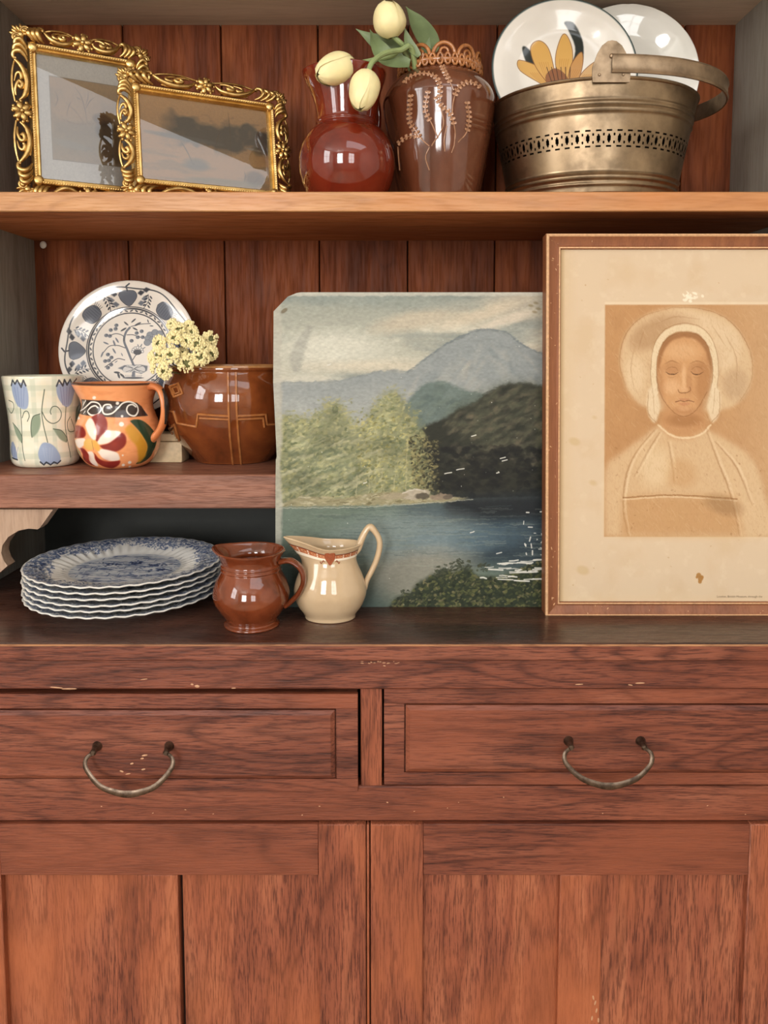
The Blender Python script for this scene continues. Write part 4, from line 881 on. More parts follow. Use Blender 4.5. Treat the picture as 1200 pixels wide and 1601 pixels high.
for a, b in ((xdl - .0028, xf(-56, YF - .004, 1300) - .002), (xf(1226, YF - .004, 1300) + .002, xdr + .0028)): hp('door_jamb', MB().box(a, b, YF + .0005, YF + .02, .0701, z_r0 - .0002, .0008), oakv)
hp('carcass', MB().box(-OX + .012, OX - .012, YF + .03, YB + .01, .0, zf(1034, YC) - .001, 0), dark)
hp('plinth', MB().box(xdl, xdr, YF, YF + .02, 0, .07, .001), oakh)
iron = metal('dark handle iron', (70, 58, 50), (124, 108, 94), .40, 120, .3)
def drawer(x0, x1, y0, y1, fx0, fx1, fy0, fy1, Y, hc, hy, hb):
    X0, X1, Z1, Z0 = xf(x0, Y, y0), xf(x1, Y, y0), zf(y0, Y), zf(y1, Y)
    d = hp('drawer', MB().box(X0 + .001, X1 - .001, Y + .004, Y + .030, Z0 + .001, Z1 - .001, .0005), oakh)
    A0, A1, B1, B0 = xf(fx0, Y, fy0), xf(fx1, Y, fy0), zf(fy0, Y), zf(fy1, Y); g = .0014
    for a, b, u, v in ((X0, X1, B1 + g, Z1), (X0, X1, Z0, B0 - g), (X0, A0 - g, B0 - g + .00005, B1 + g - .00005), (A1 + g, X1, B0 - g + .00005, B1 + g - .00005)):
        sp('border', MB().box(a, b, Y, Y + .0055, u, v, .0004), oakh, d)
    mb = MB(); e = .0045; yt = Y - .0035
    P = [[(A0, Y + .0045, B0), (A1, Y + .0045, B0), (A1, Y + .0045, B1), (A0, Y + .0045, B1)], [(A0, Y - .0008, B0), (A1, Y - .0008, B0), (A1, Y - .0008, B1), (A0, Y - .0008, B1)], [(A0 + e, yt, B0 + e), (A1 - e, yt, B0 + e), (A1 - e, yt, B1 - e), (A0 + e, yt, B1 - e)]]
    mb.grid(np.array(P), wrap=True); mb.add(P[2], [[0, 1, 2, 3]]); sp('raised_panel', mb, oakh, d)
    # groove round the field
    h = MB(); pts = []
    for s in (-1, 1): pass
    xa, xb = xf(hc - 66, Y, hy), xf(hc + 66, Y, hy); zt, zb = zf(hy, Y), zf(hb, Y)
    pts = spl([(xa + .007, yt - .012, zt + .002), (xa, yt - .014, zt - .004), (xa + .001, yt - .017, zt - .014), (xa + .016, yt - .021, zb + .008), (xa + .034, yt - .022, zb + .001), ((xa + xb) / 2, yt - .0225, zb - .0005), (xb - .034, yt - .022, zb + .001), (xb - .016, yt - .021, zb + .008), (xb - .001, yt - .017, zt - .014), (xb, yt - .014, zt - .004), (xb - .007, yt - .012, zt + .002)], 44)
    wv = np.interp(np.linspace(0, 1, 44), [0, .2, .5, .8, 1], [.0020, .0026, .0042, .0026, .0020])
    h.tube(pts, .0011, wv, w=(0, -1, .0), n=8); sp('handle', h, iron, d, 'dark iron bail handle')
    for x in (xa + .007, xb - .007):
        k = MB(); k.tube([(x, yt + .001, zt + .003), (x, yt - .004, zt + .003), (x, yt - .010, zt + .003), (x, yt - .013, zt + .002), (x, yt - .015, zt + .002)], [.006, .0042, .0028, .0034, .002], n=10); sp('handle_post', k, iron, d)
drawer(-139, 559, 1085, 1237, -100, 523, 1110, 1216, YF - .005, 210, 1168, 1220)
drawer(600, 1287, 1076, 1227, 634, 1253, 1102, 1206, YF - .0015, 943, 1160, 1208)
def door(x0, x1, sl, sr, mu0, mu1, Y, gap=0.0):
    X0, X1 = xf(x0, Y, 1300), xf(x1, Y, 1300); Z1 = zf(1289, Y); Z0 = .075; ZR = zf(1369, Y)
    d = hp('cabinet_door', MB().box(X0 + .004, X1 - .004, Y + .017, Y + .019, Z0 + .004, Z1 - .004, 0), dark)
    a, b, c, e = xf(sl, Y, 1400), xf(sr, Y, 1400), xf(mu0, Y, 1400), xf(mu1, Y, 1400)
    sp('stile', MB().box(X0, a, Y, Y + .02, Z0, Z1, .0012), oakv, d); sp('stile', MB().box(b, X1, Y, Y + .02, Z0, Z1, .0012), oakv, d)
    sp('top_rail', MB().box(a + .0002, b - .0002, Y + .0006, Y + .0195, ZR, Z1, .0006), oakh, d)
    sp('bottom_rail', MB().box(a + .0002, b - .0002, Y + .0006, Y + .0195, Z0, Z0 + .07, .0006), oakh, d)
    sp('muntin', MB().box(c, e, Y + .0012, Y + .0195, Z0 + .07, ZR, .001), oakv, d)
    sp('panel', MB().box(a, c, Y + .0095, Y + .0165, Z0 + .07, ZR, 0), oakv, d); sp('panel', MB().box(e + gap, b, Y + .0095, Y + .016, Z0 + .07, ZR, 0), oakv, d)
door(-56, 571.5, 2, 498, 214, 277.5, YF - .004, .0034)
door(579, 1226, 661, 1168, 875, 942, YF - .004)
hp('meeting_bead', MB().box(xf(573, YF, 1400), xf(577.3, YF, 1400), YF - .002, YF + .018, .075, zf(1288, YF), .001), oakv)

# scuffs that show bare wood
scuff = plain('bare scuffed wood', (184, 140, 106), .6, .15, 300); sf = MB(); R = np.random.RandomState(17)
def fleck(px, py, Y, L, h, a=0.0):
    p = at(px, py, Y); sf.ell((p[0], Y, p[2]), (L * Y / F / 2, .0003, h * Y / F / 2), 6, 4, R=[[math.cos(a), 0, -math.sin(a)], [0, 1, 0], [math.sin(a), 0, math.cos(a)]])
for x, y, L, h in ((88, 1075, 22, 2.5), (108, 1077, 26, 2.5), (308, 1073, 8, 5), (300, 1070, 5, 3), (225, 1062, 12, 1.5), (365, 1076, 8, 2), (905, 1070, 14, 2), (1000, 1068, 16, 2.5), (985, 1071, 8, 2)): fleck(x, y, YA, L, h, R.uniform(-.2, .2))
for k in range(16): fleck(560 + R.rand() * 70, 1036 + R.normal() * 1.5, YA, R.uniform(2, 6), R.uniform(1, 2), R.uniform(-.3, .3))
for x, y, L, h in ((190, 1206, 7, 3), (206, 1194, 6, 3), (226, 1181, 10, 3), (222, 1186, 6, 3), (224, 1203, 7, 3), (200, 1210, 9, 2)): fleck(x, y, YF - .0085, L, h, R.uniform(-.4, .4))
for k in range(14): fleck(R.uniform(20, 1180), R.uniform(1240, 1280), YF, R.uniform(1.5, 4), R.uniform(1, 2), R.uniform(-.4, .4))
for x, y in ((930, 1568), (932, 1580), (925, 1592), (935, 1595), (927, 1560)): fleck(x, y, YF - .0028, 3, 9, R.uniform(-.3, .3))
q = hp('scuffs', sf, scuff); q['kind'] = 'stuff'

# ------------------------------------------------------------------ lake painting, leaning on the middle shelf
sc = lambda Y: Y / F
YP = on(640, 949, ZC)[1]; lp = math.atan2(YS - .006 - YP, ZM - ZC)
pw = lambda px: (px - 429) * sc(YP)
yt_ = YP + .05
for _ in range(4): yt_ = YP + (at(640, 457, yt_)[2] - ZC) * math.tan(lp)
hP = (at(640, 457, yt_)[2] - ZC) / math.cos(lp)
pz = lambda py: (953 - py) / 496 * hP
board_m = plain('pale board edge', (206, 198, 180), .7)
pt = thing('landscape_painting', 'unframed lake and mountain painting on board with a clipped corner', 'painting', (at(430.5, 953, YP)[0], YP, ZC), (-lp, 0, 0))
mb = MB(); tilt_l = -.0062
mb.prism([(0, 0), (pw(868), 0), (pw(868), hP), (pw(470), hP), (pw(463), hP - .0008), (pw(456.5) + tilt_l, pz(464)), (pw(434) + tilt_l, pz(487)), (pw(431) + tilt_l * .7, pz(600)), (pw(431), pz(716)), (pw(429.5), pz(722)), (pw(429), pz(760))][::1], 0, .004)
planar(mb, pw(428), pw(872), pz(956), pz(456))
V = np.vstack(mb.v)
mb.mi = [0 if all(V[i][1] < 1e-6 for i in f) else 1 for f in mb.f]
mb.build('board', [img_mat('lake landscape paint', tex_landscape(), .6, .25, 700, 'EXTEND', spec=.2), board_m], pt)

# ------------------------------------------------------------------ framed portrait print
YR = on(900, 962, ZC)[1]; lf = .07
hR = (at(900, 367, YR + .035)[2] - ZC) / math.cos(lf)
fx = lambda px: (px - 852) * sc(YR)
fz = lambda py: (962 - py) / 595 * hR
pf = thing('framed_portrait_print', 'large brown wooden frame holding a sepia bonneted portrait print', 'picture', (at(852, 962, YR)[0], YR, ZC), (-lf, 0, 0))
framem = wood('worn brown frame', (108, 62, 36), (134, 80, 48), (154, 98, 60), 'z', .4, .7, .15, None, .1, .1, fig=.1)
wornm = plain('bare rubbed frame edge', (196, 152, 110), .55, .2, 300)
def ring_rails(mb, x0, x1, z0, z1, prof, side, mi=None):
    rows = []
    for o, y in prof:
        c = [(x0 - o, y, z0 - o), (x1 + o, y, z0 - o), (x1 + o, y, z1 + o), (x0 - o, y, z1 + o)]
        rows.append([c[side], c[(side + 1) % 4]])
    mb.grid(np.array(rows), rowmat=mi, flip=True); return mb
ix0, ix1, iz0, iz1 = fx(876), fx(1320), fz(942), fz(389)
w = fx(876) - fx(852)
prof = [(0, .010), (0, .0035), (.0008, .0025), (.0024, .0025), (.0030, .0034), (.0042, .0042), (w * .62, .0022), (w * .80, .0004), (w * .86, -.0004), (w * .97, 0), (w, .0016), (w, .0215), (0, .0215), (0, .010)]
rm = [0, 0, 1, 0, 0, 0, 0, 1, 1, 1, 0, 0, 0]
for s in range(4):
    mb = MB(); ring_rails(mb, ix0, ix1, iz0, iz1, prof, s, rm); mb.build('frame_rail', [framem, wornm], pf, angle=30)
mb = MB(); mb.box(ix0 - .002, ix1 + .002, .0062, .0085, iz0 - .002, iz1 + .002, 0); planar(mb, fx(870), fx(1322), fz(948), fz(384))
mb.build('print', img_mat('sepia print paper', tex_portrait(), .75, .1, 1200, 'EXTEND', spec=.15), pf)
nick = MB(); R = np.random.RandomState(9)
for k in range(46):                                   # chips and scuffs in the paint of the left and lower rails
    if k % 3: x = R.uniform(fx(853.5), fx(872)); z = R.uniform(fz(958), fz(372))
    else: x = R.uniform(fx(856), fx(1330)); z = fz(R.choice([R.uniform(946, 960), R.uniform(368, 384)]))
    o = ix0 - x if k % 3 else (iz0 - z if z < iz0 else z - iz1)
    y = float(np.interp(o, [q[0] for q in prof[:10]], [q[1] for q in prof[:10]])) if o > 0 else .003
    L = R.uniform(.0008, .0045); a = R.uniform(0, 3.14)
    nick.ell((x, y - .0001, z), (L / 2, .0004, R.uniform(.0003, .0007)), 6, 4, R=[[math.cos(a), 0, -math.sin(a)], [0, 1, 0], [math.sin(a), 0, math.cos(a)]])
nk = nick.build('paint_chips', wornm, pf); nk['kind'] = 'stuff'
def text_obj(name, txt, size, m, parent, loc):
    cu = bpy.data.curves.new(name, 'FONT'); cu.body = txt; cu.size = size
    t = bpy.data.objects.new(name, cu); C.objects.link(t)
    bpy.context.view_layer.update()
    me = bpy.data.meshes.new_from_object(t.evaluated_get(bpy.context.evaluated_depsgraph_get()))
    bpy.data.objects.remove(t); me.materials.append(m)
    o = bpy.data.objects.new(name, me); C.objects.link(o); o.parent = parent; o.location = loc; o.rotation_euler = (math.pi / 2, 0, 0); return o
text_obj('caption', 'London, British Museum, through the', .0036, plain('caption ink', (104, 84, 60), .7), pf, (fx(1130), .0060, fz(936)))

# ------------------------------------------------------------------ gilt picture frames
gold = metal('antique gilt', (150, 116, 66), (226, 190, 124), .30, 90, .2)
gold2 = metal('bright gilt moulding', (196, 158, 92), (242, 210, 144), .26, 60, .1)
def glass_mat():
    m, nt, b = new_mat('picture glass'); out = nt.nodes['Material Output']
    tr = N(nt, 'ShaderNodeBsdfTransparent'); gl = N(nt, 'ShaderNodeBsdfGlossy'); gl.inputs['Roughness'].default_value = .01
    fr = N(nt, 'ShaderNodeFresnel'); fr.inputs[0].default_value = 1.9; mx = N(nt, 'ShaderNodeMixShader')
    nt.links.new(fr.outputs[0], mx.inputs[0]); nt.links.new(tr.outputs[0], mx.inputs[1]); nt.links.new(gl.outputs[0], mx.inputs[2]); nt.links.new(mx.outputs[0], out.inputs[0])
    return m
glassm = glass_mat()
def gilt_frame(label, loc, yaw, lean, W, H, bd, kind):
    t = thing('gilt_picture', label, 'picture', loc, (-lean, 0, yaw), 'gilt framed pictures on the upper shelf')
    ml = bd * .36; x0, x1, z0, z1 = bd, W - bd, bd, H - bd           # opening
    pr = [(0, .008), (0, .001), (ml * .15, -.001), (ml * .35, -.0005), (ml * .5, -.0035), (ml * .75, -.004), (ml, -.001), (ml, .009), (0, .009)]
    mo = MB()
    for s in range(4): ring_rails(mo, x0, x1, z0, z1, pr, s)
    for (xa, za, xb, zb) in ((x0, z0, x1, z0), (x1, z0, x1, z1), (x1, z1, x0, z1), (x0, z1, x0, z0)):
        L = math.hypot(xb - xa, zb - za); n = int(L / .0030)
        for k in range(n):
            q = (k + .5) / n; ox = -1 if xa == xb == x0 else (1 if xa == xb else 0); oz = -1 if za == zb == z0 else (1 if za == zb else 0)
            mo.ell((xa + (xb - xa) * q + ox * ml * .62, -.0040, za + (zb - za) * q + oz * ml * .62), (.0012, .0011, .0012), 5, 3)
    for cx, cz in ((x0, z0), (x1, z0), (x1, z1), (x0, z1)):
        mo.ell((cx + (-1 if cx == x0 else 1) * ml * .4, -.003, cz + (-1 if cz == z0 else 1) * ml * .4), (ml * .62, .0026, ml * .62), 12, 6)
    mo.build('moulding', gold2, t, angle=50)
    # pierced scrollwork, one mesh per side
    bw = bd - ml
    def side(ax, az, dx, dz, nx, nz, L):
        m = MB(); L = L + 2 * ml
        def pt(s, o, y=-.001): return (ax + dx * s + nx * (ml + o * bw), y, az + dz * s + nz * (ml + o * bw))
        h = L / 2; ru = bw / h                                        # one border width along the side
        r0 = bw * .095
        for sg in (-1, 1):
            def S(l): return [pt(sg * (.30 * ru + u * (1 - .62 * ru)) * h, v, yy) for u, v, yy in l]
            def tb(l, n, r, q=7): m.tube(spl(S(l), n), np.interp(np.linspace(0, 1, n), np.linspace(0, 1, len(r)), np.array(r) * r0), n=q)
            tb([(.08, .86, -.001), (.30, 1.0, -.002), (.55, .97, -.002), (.80, .74, -.001)], 18, [.8, .9, .9, .7], 6)
            tb([(.10, .62, -.003), (.20, .26, -.004), (.40, .10, -.005), (.58, .28, -.005), (.70, .60, -.004), (.78, .95, -.002)], 24, [.8, 2.0, 2.2, 1.6, .7])
            tb([(.12, .46, -.002), (.22, .14, -.003), (.42, .02, -.003), (.62, .12, -.003)], 16, [.7, 1.2, 1.0, .5])
            tb([(.18, .80, -.002), (.28, .82, -.003), (.40, .62, -.004), (.37, .40, -.005), (.29, .48, -.005), (.33, .62, -.005)], 18, [.6, 1.5, 1.7, 1.3])
            tb([(.40, .86, -.002), (.52, .72, -.003), (.54, .50, -.004), (.46, .42, -.004), (.44, .54, -.004)], 14, [.5, 1.3, 1.5, 1.1])
            for j in range(3):                                        # acanthus lobes next to the corner
                u = .80 + j * .095
                tb([(u - .06, .02, -.003), (u + .02, .18, -.005), (u + .08, .50 - .03 * j, -.006), (u + .05, .84 - .07 * j, -.005), (u - .03, .88 - .08 * j, -.004), (u - .04, .70 - .07 * j, -.004)], 16, [.5, 1.4, 2.1, 1.7, 1.3, 1.2])
        m.build('scrollwork', gold, t, angle=60)
        f = MB()                                                       # leafy flower in the middle of the side
        for k in range(6):
            a = k * math.pi / 3 + .3; c = pt(bw * .36 * math.cos(a), .48 + .34 * math.sin(a), -.0045)
            ca, sa = math.cos(a), math.sin(a); ux, uz = dx * ca + nx * sa, dz * ca + nz * sa
            f.ell(c, (bw * .34, .0026, bw * .22), 9, 5, R=[[ux, 0, -uz], [0, 1, 0], [uz, 0, ux]])
            for e in (-.22, .22):
                p2 = pt(bw * .68 * math.cos(a + e), .48 + .56 * math.sin(a + e), -.0035); f.ell(p2, (bw * .13, .002, bw * .13), 6, 4)
        f.ell(pt(0, .48, -.006), (bw * .16, .003, bw * .16), 8, 5); f.build('leaf_flower', gold, t, angle=70)
    xm, zm = (x0 + x1) / 2, (z0 + z1) / 2
    side(xm, z1, 1, 0, 0, 1, x1 - x0); side(xm, z0, 1, 0, 0, -1, x1 - x0); side(x0, zm, 0, 1, -1, 0, z1 - z0); side(x1, zm, 0, 1, 1, 0, z1 - z0)
    for sx, sz, cx, cz in ((-1, -1, x0, z0), (1, -1, x1, z0), (1, 1, x1, z1), (-1, 1, x0, z1)):
        m = MB(); c0 = (cx + sx * ml, cz + sz * ml)
        for ou, ov in ((.08, .60), (.60, .08)):                        # pair of spiral rosettes
            u0, v0 = c0[0] + sx * bw * ou, c0[1] + sz * bw * ov
            pts = [(u0 + bw * r * math.cos(a), -.003 - .0025 * k / 26, v0 + bw * r * math.sin(a)) for k, (r, a) in enumerate(zip(np.linspace(.34, .06, 27), np.linspace(0, 3.6 * math.pi, 27)))]
            m.tube(pts, np.linspace(bw * .10, bw * .11, 27), n=7); m.ell((u0, -.005, v0), (bw * .13, .002, bw * .13), 6, 4)
        for a, q in ((.35, .86), (.6, .84), (.785, .95), (.97, .84), (1.22, .86)):     # corner leaves
            ux, uz = sx * math.cos(a), sz * math.sin(a)
            m.ell((c0[0] + ux * bw * q, -.003, c0[1] + uz * bw * q), (bw * .30, .0024, bw * .12), 8, 5, R=[[ux, 0, -uz], [0, 1, 0], [uz, 0, ux]])
        m.ell((c0[0] + sx * bw * .34, -.0036, c0[1] + sz * bw * .34), (bw * .24, .003, bw * .24), 8, 5)
        m.build('corner_rosettes', gold, t, angle=60)
    im = MB(); im.box(x0 - .002, x1 + .002, .0055, .0070, z0 - .002, z1 + .002, 0); planar(im, x0, x1, z0, z1)
    im.build('picture', img_mat(['matted watercolour', 'winter landscape'][kind], tex_gilt(kind), .7, 0, ext='EXTEND'), t)
    g = MB(); g.add([(x0 - .001, .0040, z0 - .001), (x1 + .001, .0040, z0 - .001), (x1 + .001, .0040, z1 + .001), (x0 - .001, .0040, z1 + .001)], [[0, 1, 2, 3]]); g.build('glass', glassm, t)
    bk = MB(); bk.box(x0 - ml * .8, x1 + ml * .8, .0072, .0085, z0 - ml * .8, z1 + ml * .8, 0); bk.build('back_card', dark, t)
    return t
gilt_frame('gilt openwork frame with pale matted picture, standing at the back left corner', (-.4581, .9805, ZU), .497, .106, .1707, .220, .0295, 0)
gilt_frame('wide gilt openwork frame with brown winter landscape, in front of the matted picture', (-.3247, .9710, ZU), .457, .14, .2215, .1650, .0272, 1)

# ------------------------------------------------------------------ pots on the worktop
def prof_px(rows, cy, s, n=40):        # rows: (half-width px, y px) bottom -> top; cy = base row
    P = spl(rows, n); return [(max(r * s, .001), (cy - y) * s) for r, y in P]
def r_at(prof, z):
    P = sorted(prof, key=lambda q: q[1]); return float(np.interp(z, [q[1] for q in P], [q[0] for q in P]))
def strap(pts, n=26): return spl(pts, n)
def smooth01(x): x = np.clip(x, 0, 1); return x * x * (3 - 2 * x)

# small brown jug
brown = glaze('brown jug glaze', [(72, 32, 14), (112, 52, 26), (132, 66, 36)], .07, 30)
yb = on(393, 991, ZC)[1]; Y0 = yb + .030; s = Y0 / F
t = thing('brown_jug', 'small round brown glazed jug in front of the blue plates', 'jug', (xf(393, Y0, 930), Y0, ZC), face(xf(393, Y0, 930), Y0))
B0 = 982
outer = prof_px([(40, B0), (44, B0 - 1), (44, B0 - 4), (39, B0 - 8), (44, B0 - 16), (58, B0 - 38), (61, B0 - 54), (56, B0 - 72), (48.5, B0 - 86), (46.5, B0 - 90), (48.5, B0 - 92), (46, B0 - 96), (48, B0 - 98), (46, B0 - 102), (48, B0 - 110), (53, B0 - 118), (54.5, B0 - 121)], B0, s, 70)
pv, k = vessel(outer, .0032); top = outer[-1][1]
def spout(P, ph, ang, z0, z1, reach, lift, width=3.0):
    w = smooth01((P[:, :, 2] - z0) / (z1 - z0)) ** 1.4 * np.maximum(0, np.cos(ph[None, :] - ang)) ** width / 1.0
    w = w * np.maximum(0, np.cos(ph[None, :] - ang)) ** 4
    P[:, :, 0] += w * reach * math.sin(ang); P[:, :, 1] -= w * reach * math.cos(ang); P[:, :, 2] += w * lift
    return P
mb = MB(); lathe(mb, pv, 72, lambda P, ph: spout(P, ph, math.radians(-115), top - .020, top, .008, .002)); mb.build('body', brown, t, angle=60)
mb = MB(); mb.tube(strap([(.0335, 0, top - .012), (.046, 0, top - .011), (.0575, 0, top - .020), (.0605, 0, top - .034), (.055, 0, top - .048), (.046, 0, top - .058), (.0395, 0, top - .063)]), np.interp(np.linspace(0, 1, 26), [0, .2, .8, 1], [.0095, .0075, .0065, .009]), .0032, w=(0, 1, 0), n=12)
h = mb.build('handle', brown, t); h.rotation_euler = (0, 0, -.25)

# cream pitcher
cream = glaze('cream glaze', [(182, 156, 124), (196, 170, 136), (204, 180, 146)], .08, 14)
yb = on(513, 975, ZC)[1]; Y0 = yb + .0215; s = Y0 / F; B0 = 966
t = thing('cream_pitcher', 'cream pitcher with a brown transfer band standing before the lake painting', 'pitcher', (xf(516, Y0, 930), Y0, ZC), face(xf(516, Y0, 930), Y0))
outer = prof_px([(36, B0), (40, B0 - 1), (41, B0 - 5), (43, B0 - 9), (52, B0 - 22), (58, B0 - 40), (57, B0 - 54), (51, B0 - 72), (43, B0 - 90), (41, B0 - 98), (42, B0 - 108), (46, B0 - 116), (48, B0 - 118.5)], B0, s, 60)
top = outer[-1][1]; pv, k = vessel(outer, .0034)
def cdef(P, ph):
    z = P[:, :, 2].copy(); w = smooth01((z - top * .66) / (top * .34)) ** 1.6
    a = np.maximum(0, np.cos(ph + math.pi / 2))[None, :]; b = np.maximum(0, np.cos(ph - math.pi / 2))[None, :]
    P[:, :, 0] -= w * a ** 5 * 26 * s; P[:, :, 1] *= 1 - .35 * w * a ** 3
    P[:, :, 2] += w * (a ** 1.8 * 14 - .5 + 2.5 * b ** 3) * s
    P[:, :, 0] += w * b ** 6 * 4 * s; P[:, :, 1] *= .80
    return P
mb = MB(); lathe(mb, pv, 96, cdef); mb.build('body', cream, t, angle=60)
bm_ = img_mat('creamer band', tex_band(), .12, ext='EXTEND', coat=.5)
ph = np.linspace(-2.1, 1.52, 60); rows = []
for q in np.linspace(0, 1, 5):
    z = top - (17.5 - q * 10.5) * s; row = np.zeros((1, 60, 3)); r = r_at(outer, z) + .0004
    row[0, :, 0] = r * np.sin(ph); row[0, :, 1] = -r * np.cos(ph); row[0, :, 2] = z; rows.append(cdef(row, ph)[0])
rows = np.array(rows); rows[:, :, :2] *= 1.006
mb = MB(); mb.grid(rows); mb.build('band', bm_, t)
def surf_pt(phi, z, off=.0006):
    r = r_at(outer, z) + off; p = np.array([[[r * math.sin(phi), -r * math.cos(phi), z]]]); return cdef(p, np.array([phi]))[0, 0] * np.array([1.006, 1.006, 1])
shield = MB(); zc_ = top - 13.5 * s; pr = [(-7, 8), (-3, 9), (0, 8), (3, 9), (7, 8), (7, 0), (4, -5), (0, -10), (-4, -5), (-7, 0)]
c = surf_pt(.0, zc_, .0016); ringp = [surf_pt(.0 + u / 43, zc_ + v * s, .0008) for u, v in pr]
V = [c] + ringp; shield.add(V, [[0, 1 + (i + 1) % 10, 1 + i] for i in range(10)])
shield.tube([surf_pt(u / 43, zc_ + v * s, .001) for u, v in spl(pr + [pr[0]], 40)], .0005, n=5)
for sg in (-1, 1): shield.tube([surf_pt(sg * (9 + 7 * q) / 43, zc_ + (-6 + 2.5 * math.sin(q * 6.28)) * s, .0006) for q in np.linspace(0, 1, 12)], .0005, n=5)
shield.build('shield_emblem', plain('brown transfer print', (150, 78, 48), .15, .2, 600), t)
mb = MB(); H0 = [(36, -104), (44, -111), (50, -126), (57, -140), (63, -146), (70, -141), (78, -127), (79, -112), (74, -92), (66, -74), (59, -60), (55.5, -45), (52, -34)]
mb.tube(spl([(x * s, 0, -y * s) for x, y in H0], 46), np.interp(np.linspace(0, 1, 46), [0, .15, .4, .8, 1], [.007, .0058, .0052, .0046, .003]), np.interp(np.linspace(0, 1, 46), [0, .3, .36, .45, .8, 1], [.0048, .0036, .0045, .0036, .0034, .0022]), w=(0, 1, 0), n=14)
mb.build('handle', cream, t)

# stack of blue and white plates
def plate_profile(R, h, foot, th, well, dish=0.0):
    return [(1e-4, .0016), (foot - .004, .0016), (foot - .002, 0), (foot, 0), (foot + .001, .0022), (well + .004, .004 + dish), (R * .86, h * .72), (R - .001, h - th * .55), (R, h - th * .2), (R - .0005, h), (R - .0018, h + .0001), (R * .86, h * .80 + th * .35), (R * .78, h * .62 + th * .5), (well + .002, .0072 + dish), (well - .003, .0055), (well * .5, .0050), (1e-4, .0050)]
def plate_mesh(R, h, foot, th, well, nu=96, lobes=0, flute=0):
    P0 = np.array(plate_profile(R, h, foot, th, well)); P = []
    for a, b in zip(P0[:-1], P0[1:]):
        n = 3 if np.hypot(*(b - a)) > .006 else 1
        for q in range(n): P.append(a + (b - a) * q / n)
    P.append(P0[-1])
    def df(Q, ph):
        r = np.hypot(Q[:, :, 0], Q[:, :, 1]); w = np.clip((r - well) / (R - well), 0, 1)
        if lobes: k = 1 - w ** 3 * .012 * (np.abs(np.sin(ph * lobes / 2))[None, :] ** .6 * -1 + .6); Q[:, :, 0] *= k; Q[:, :, 1] *= k; Q[:, :, 2] += w ** 4 * .0006 * np.cos(ph * lobes)[None, :]
        if flute: Q[:, :, 2] += .0020 * np.sin(np.pi * np.clip((r - well) / (R * .80 - well), 0, 1)) * np.sin(flute * ph[None, :] + (r - well) / R * 9)
        return Q
    mb = MB(); lathe(mb, P, nu, df); V = np.vstack(mb.v)
    mb.uv = [[(V[i][0] / (2.04 * R) + .5, V[i][1] / (2.04 * R) + .5) for i in f] for f in mb.f]
    ie = int(np.argmax(np.array(P)[:, 0])); mb.mi = [1 if (k // nu) < ie else 0 for k in range(len(mb.f))]; return mb
whiteg = glaze('white plate glaze', [(220, 218, 208), (230, 226, 218)], .06, 12, .6)
transfer = img_mat('blue transfer plate', tex_transfer(), .1, ext='EXTEND', coat=.4)
Rp = .1195; ypl = .951; pitch = .0069
base = plate_mesh(Rp, .0172, .066, .0034, .072, 140, 36, 44)
xp = at(197, 900, ypl)[0]
names = ['lowest', 'second from the bottom', 'third from the bottom', 'fourth from the bottom', 'fifth from the bottom', 'topmost']
proto = None
for k in range(6):
    off = [(0, 0), (-.0012, .001), (.001, -.001), (-.001, .0005), (.0012, 0), (-.0006, .001)][k]
    lab = 'blue and white fluted dinner plate, ' + names[k] + ' of the stack'
    loc = (xp + off[0], ypl + off[1], ZC + k * pitch)
    if proto is None:
        proto = base.build('dinner_plate', [transfer, whiteg], None, angle=60); o = proto
    else:
        o = proto.copy(); C.objects.link(o)
    o.location = loc; o.rotation_euler = (0, 0, [.4, 1.3, 2.2, .9, 3.0, 0][k]); tag(o, lab, 'plate', 'stacked blue and white dinner plates')

# ------------------------------------------------------------------ middle shelf
# tulip mug
Y0 = 1.030; s = Y0 / F; top_z = zf(588, Y0 - .03) - ZM
tm = img_mat('tulip mug glaze', tex_mug(), .14, ext='REPEAT', coat=.4); inm = glaze('pale green glaze', [(196, 198, 176), (210, 208, 188)], .1, 20)
t = thing('tulip_mug', 'cream mug painted with blue tulips, at the left end of the middle shelf', 'mug', (at(70, 660, Y0)[0], Y0, ZM), face(at(70, 660, Y0)[0], Y0))
hh = top_z; q = hh / 138
outer = [(r * s, z * q) for r, z in spl([(40, 0), (45, 2), (49.5, 8), (51, 20), (50.5, 40), (51, 62), (53, 85), (56, 110), (58.5, 130), (59, 137)], 40)]
pv, k = vessel(outer, .004)
mb = MB(); lathe(mb, pv, 72, None, z0=(588 - 730 + 142) and 0, z1=hh, rowmat=lambda i: 0 if i < k + 1 else 1)
mb.uv = [[(u, (v * hh / q + (730 - 726)) / 146) for u, v in f] for f in mb.uv]
mb.build('body', [tm, inm], t, angle=60)
mb = MB(); mb.tube(strap([(.042, 0, hh * .86), (.058, 0, hh * .84), (.066, 0, hh * .66), (.064, 0, hh * .42), (.054, 0, hh * .25), (.040, 0, hh * .18)]), .0065, .0036, w=(0, 1, 0), n=10)
h = mb.build('handle', inm, t); h.rotation_euler = (0, 0, 1.0)

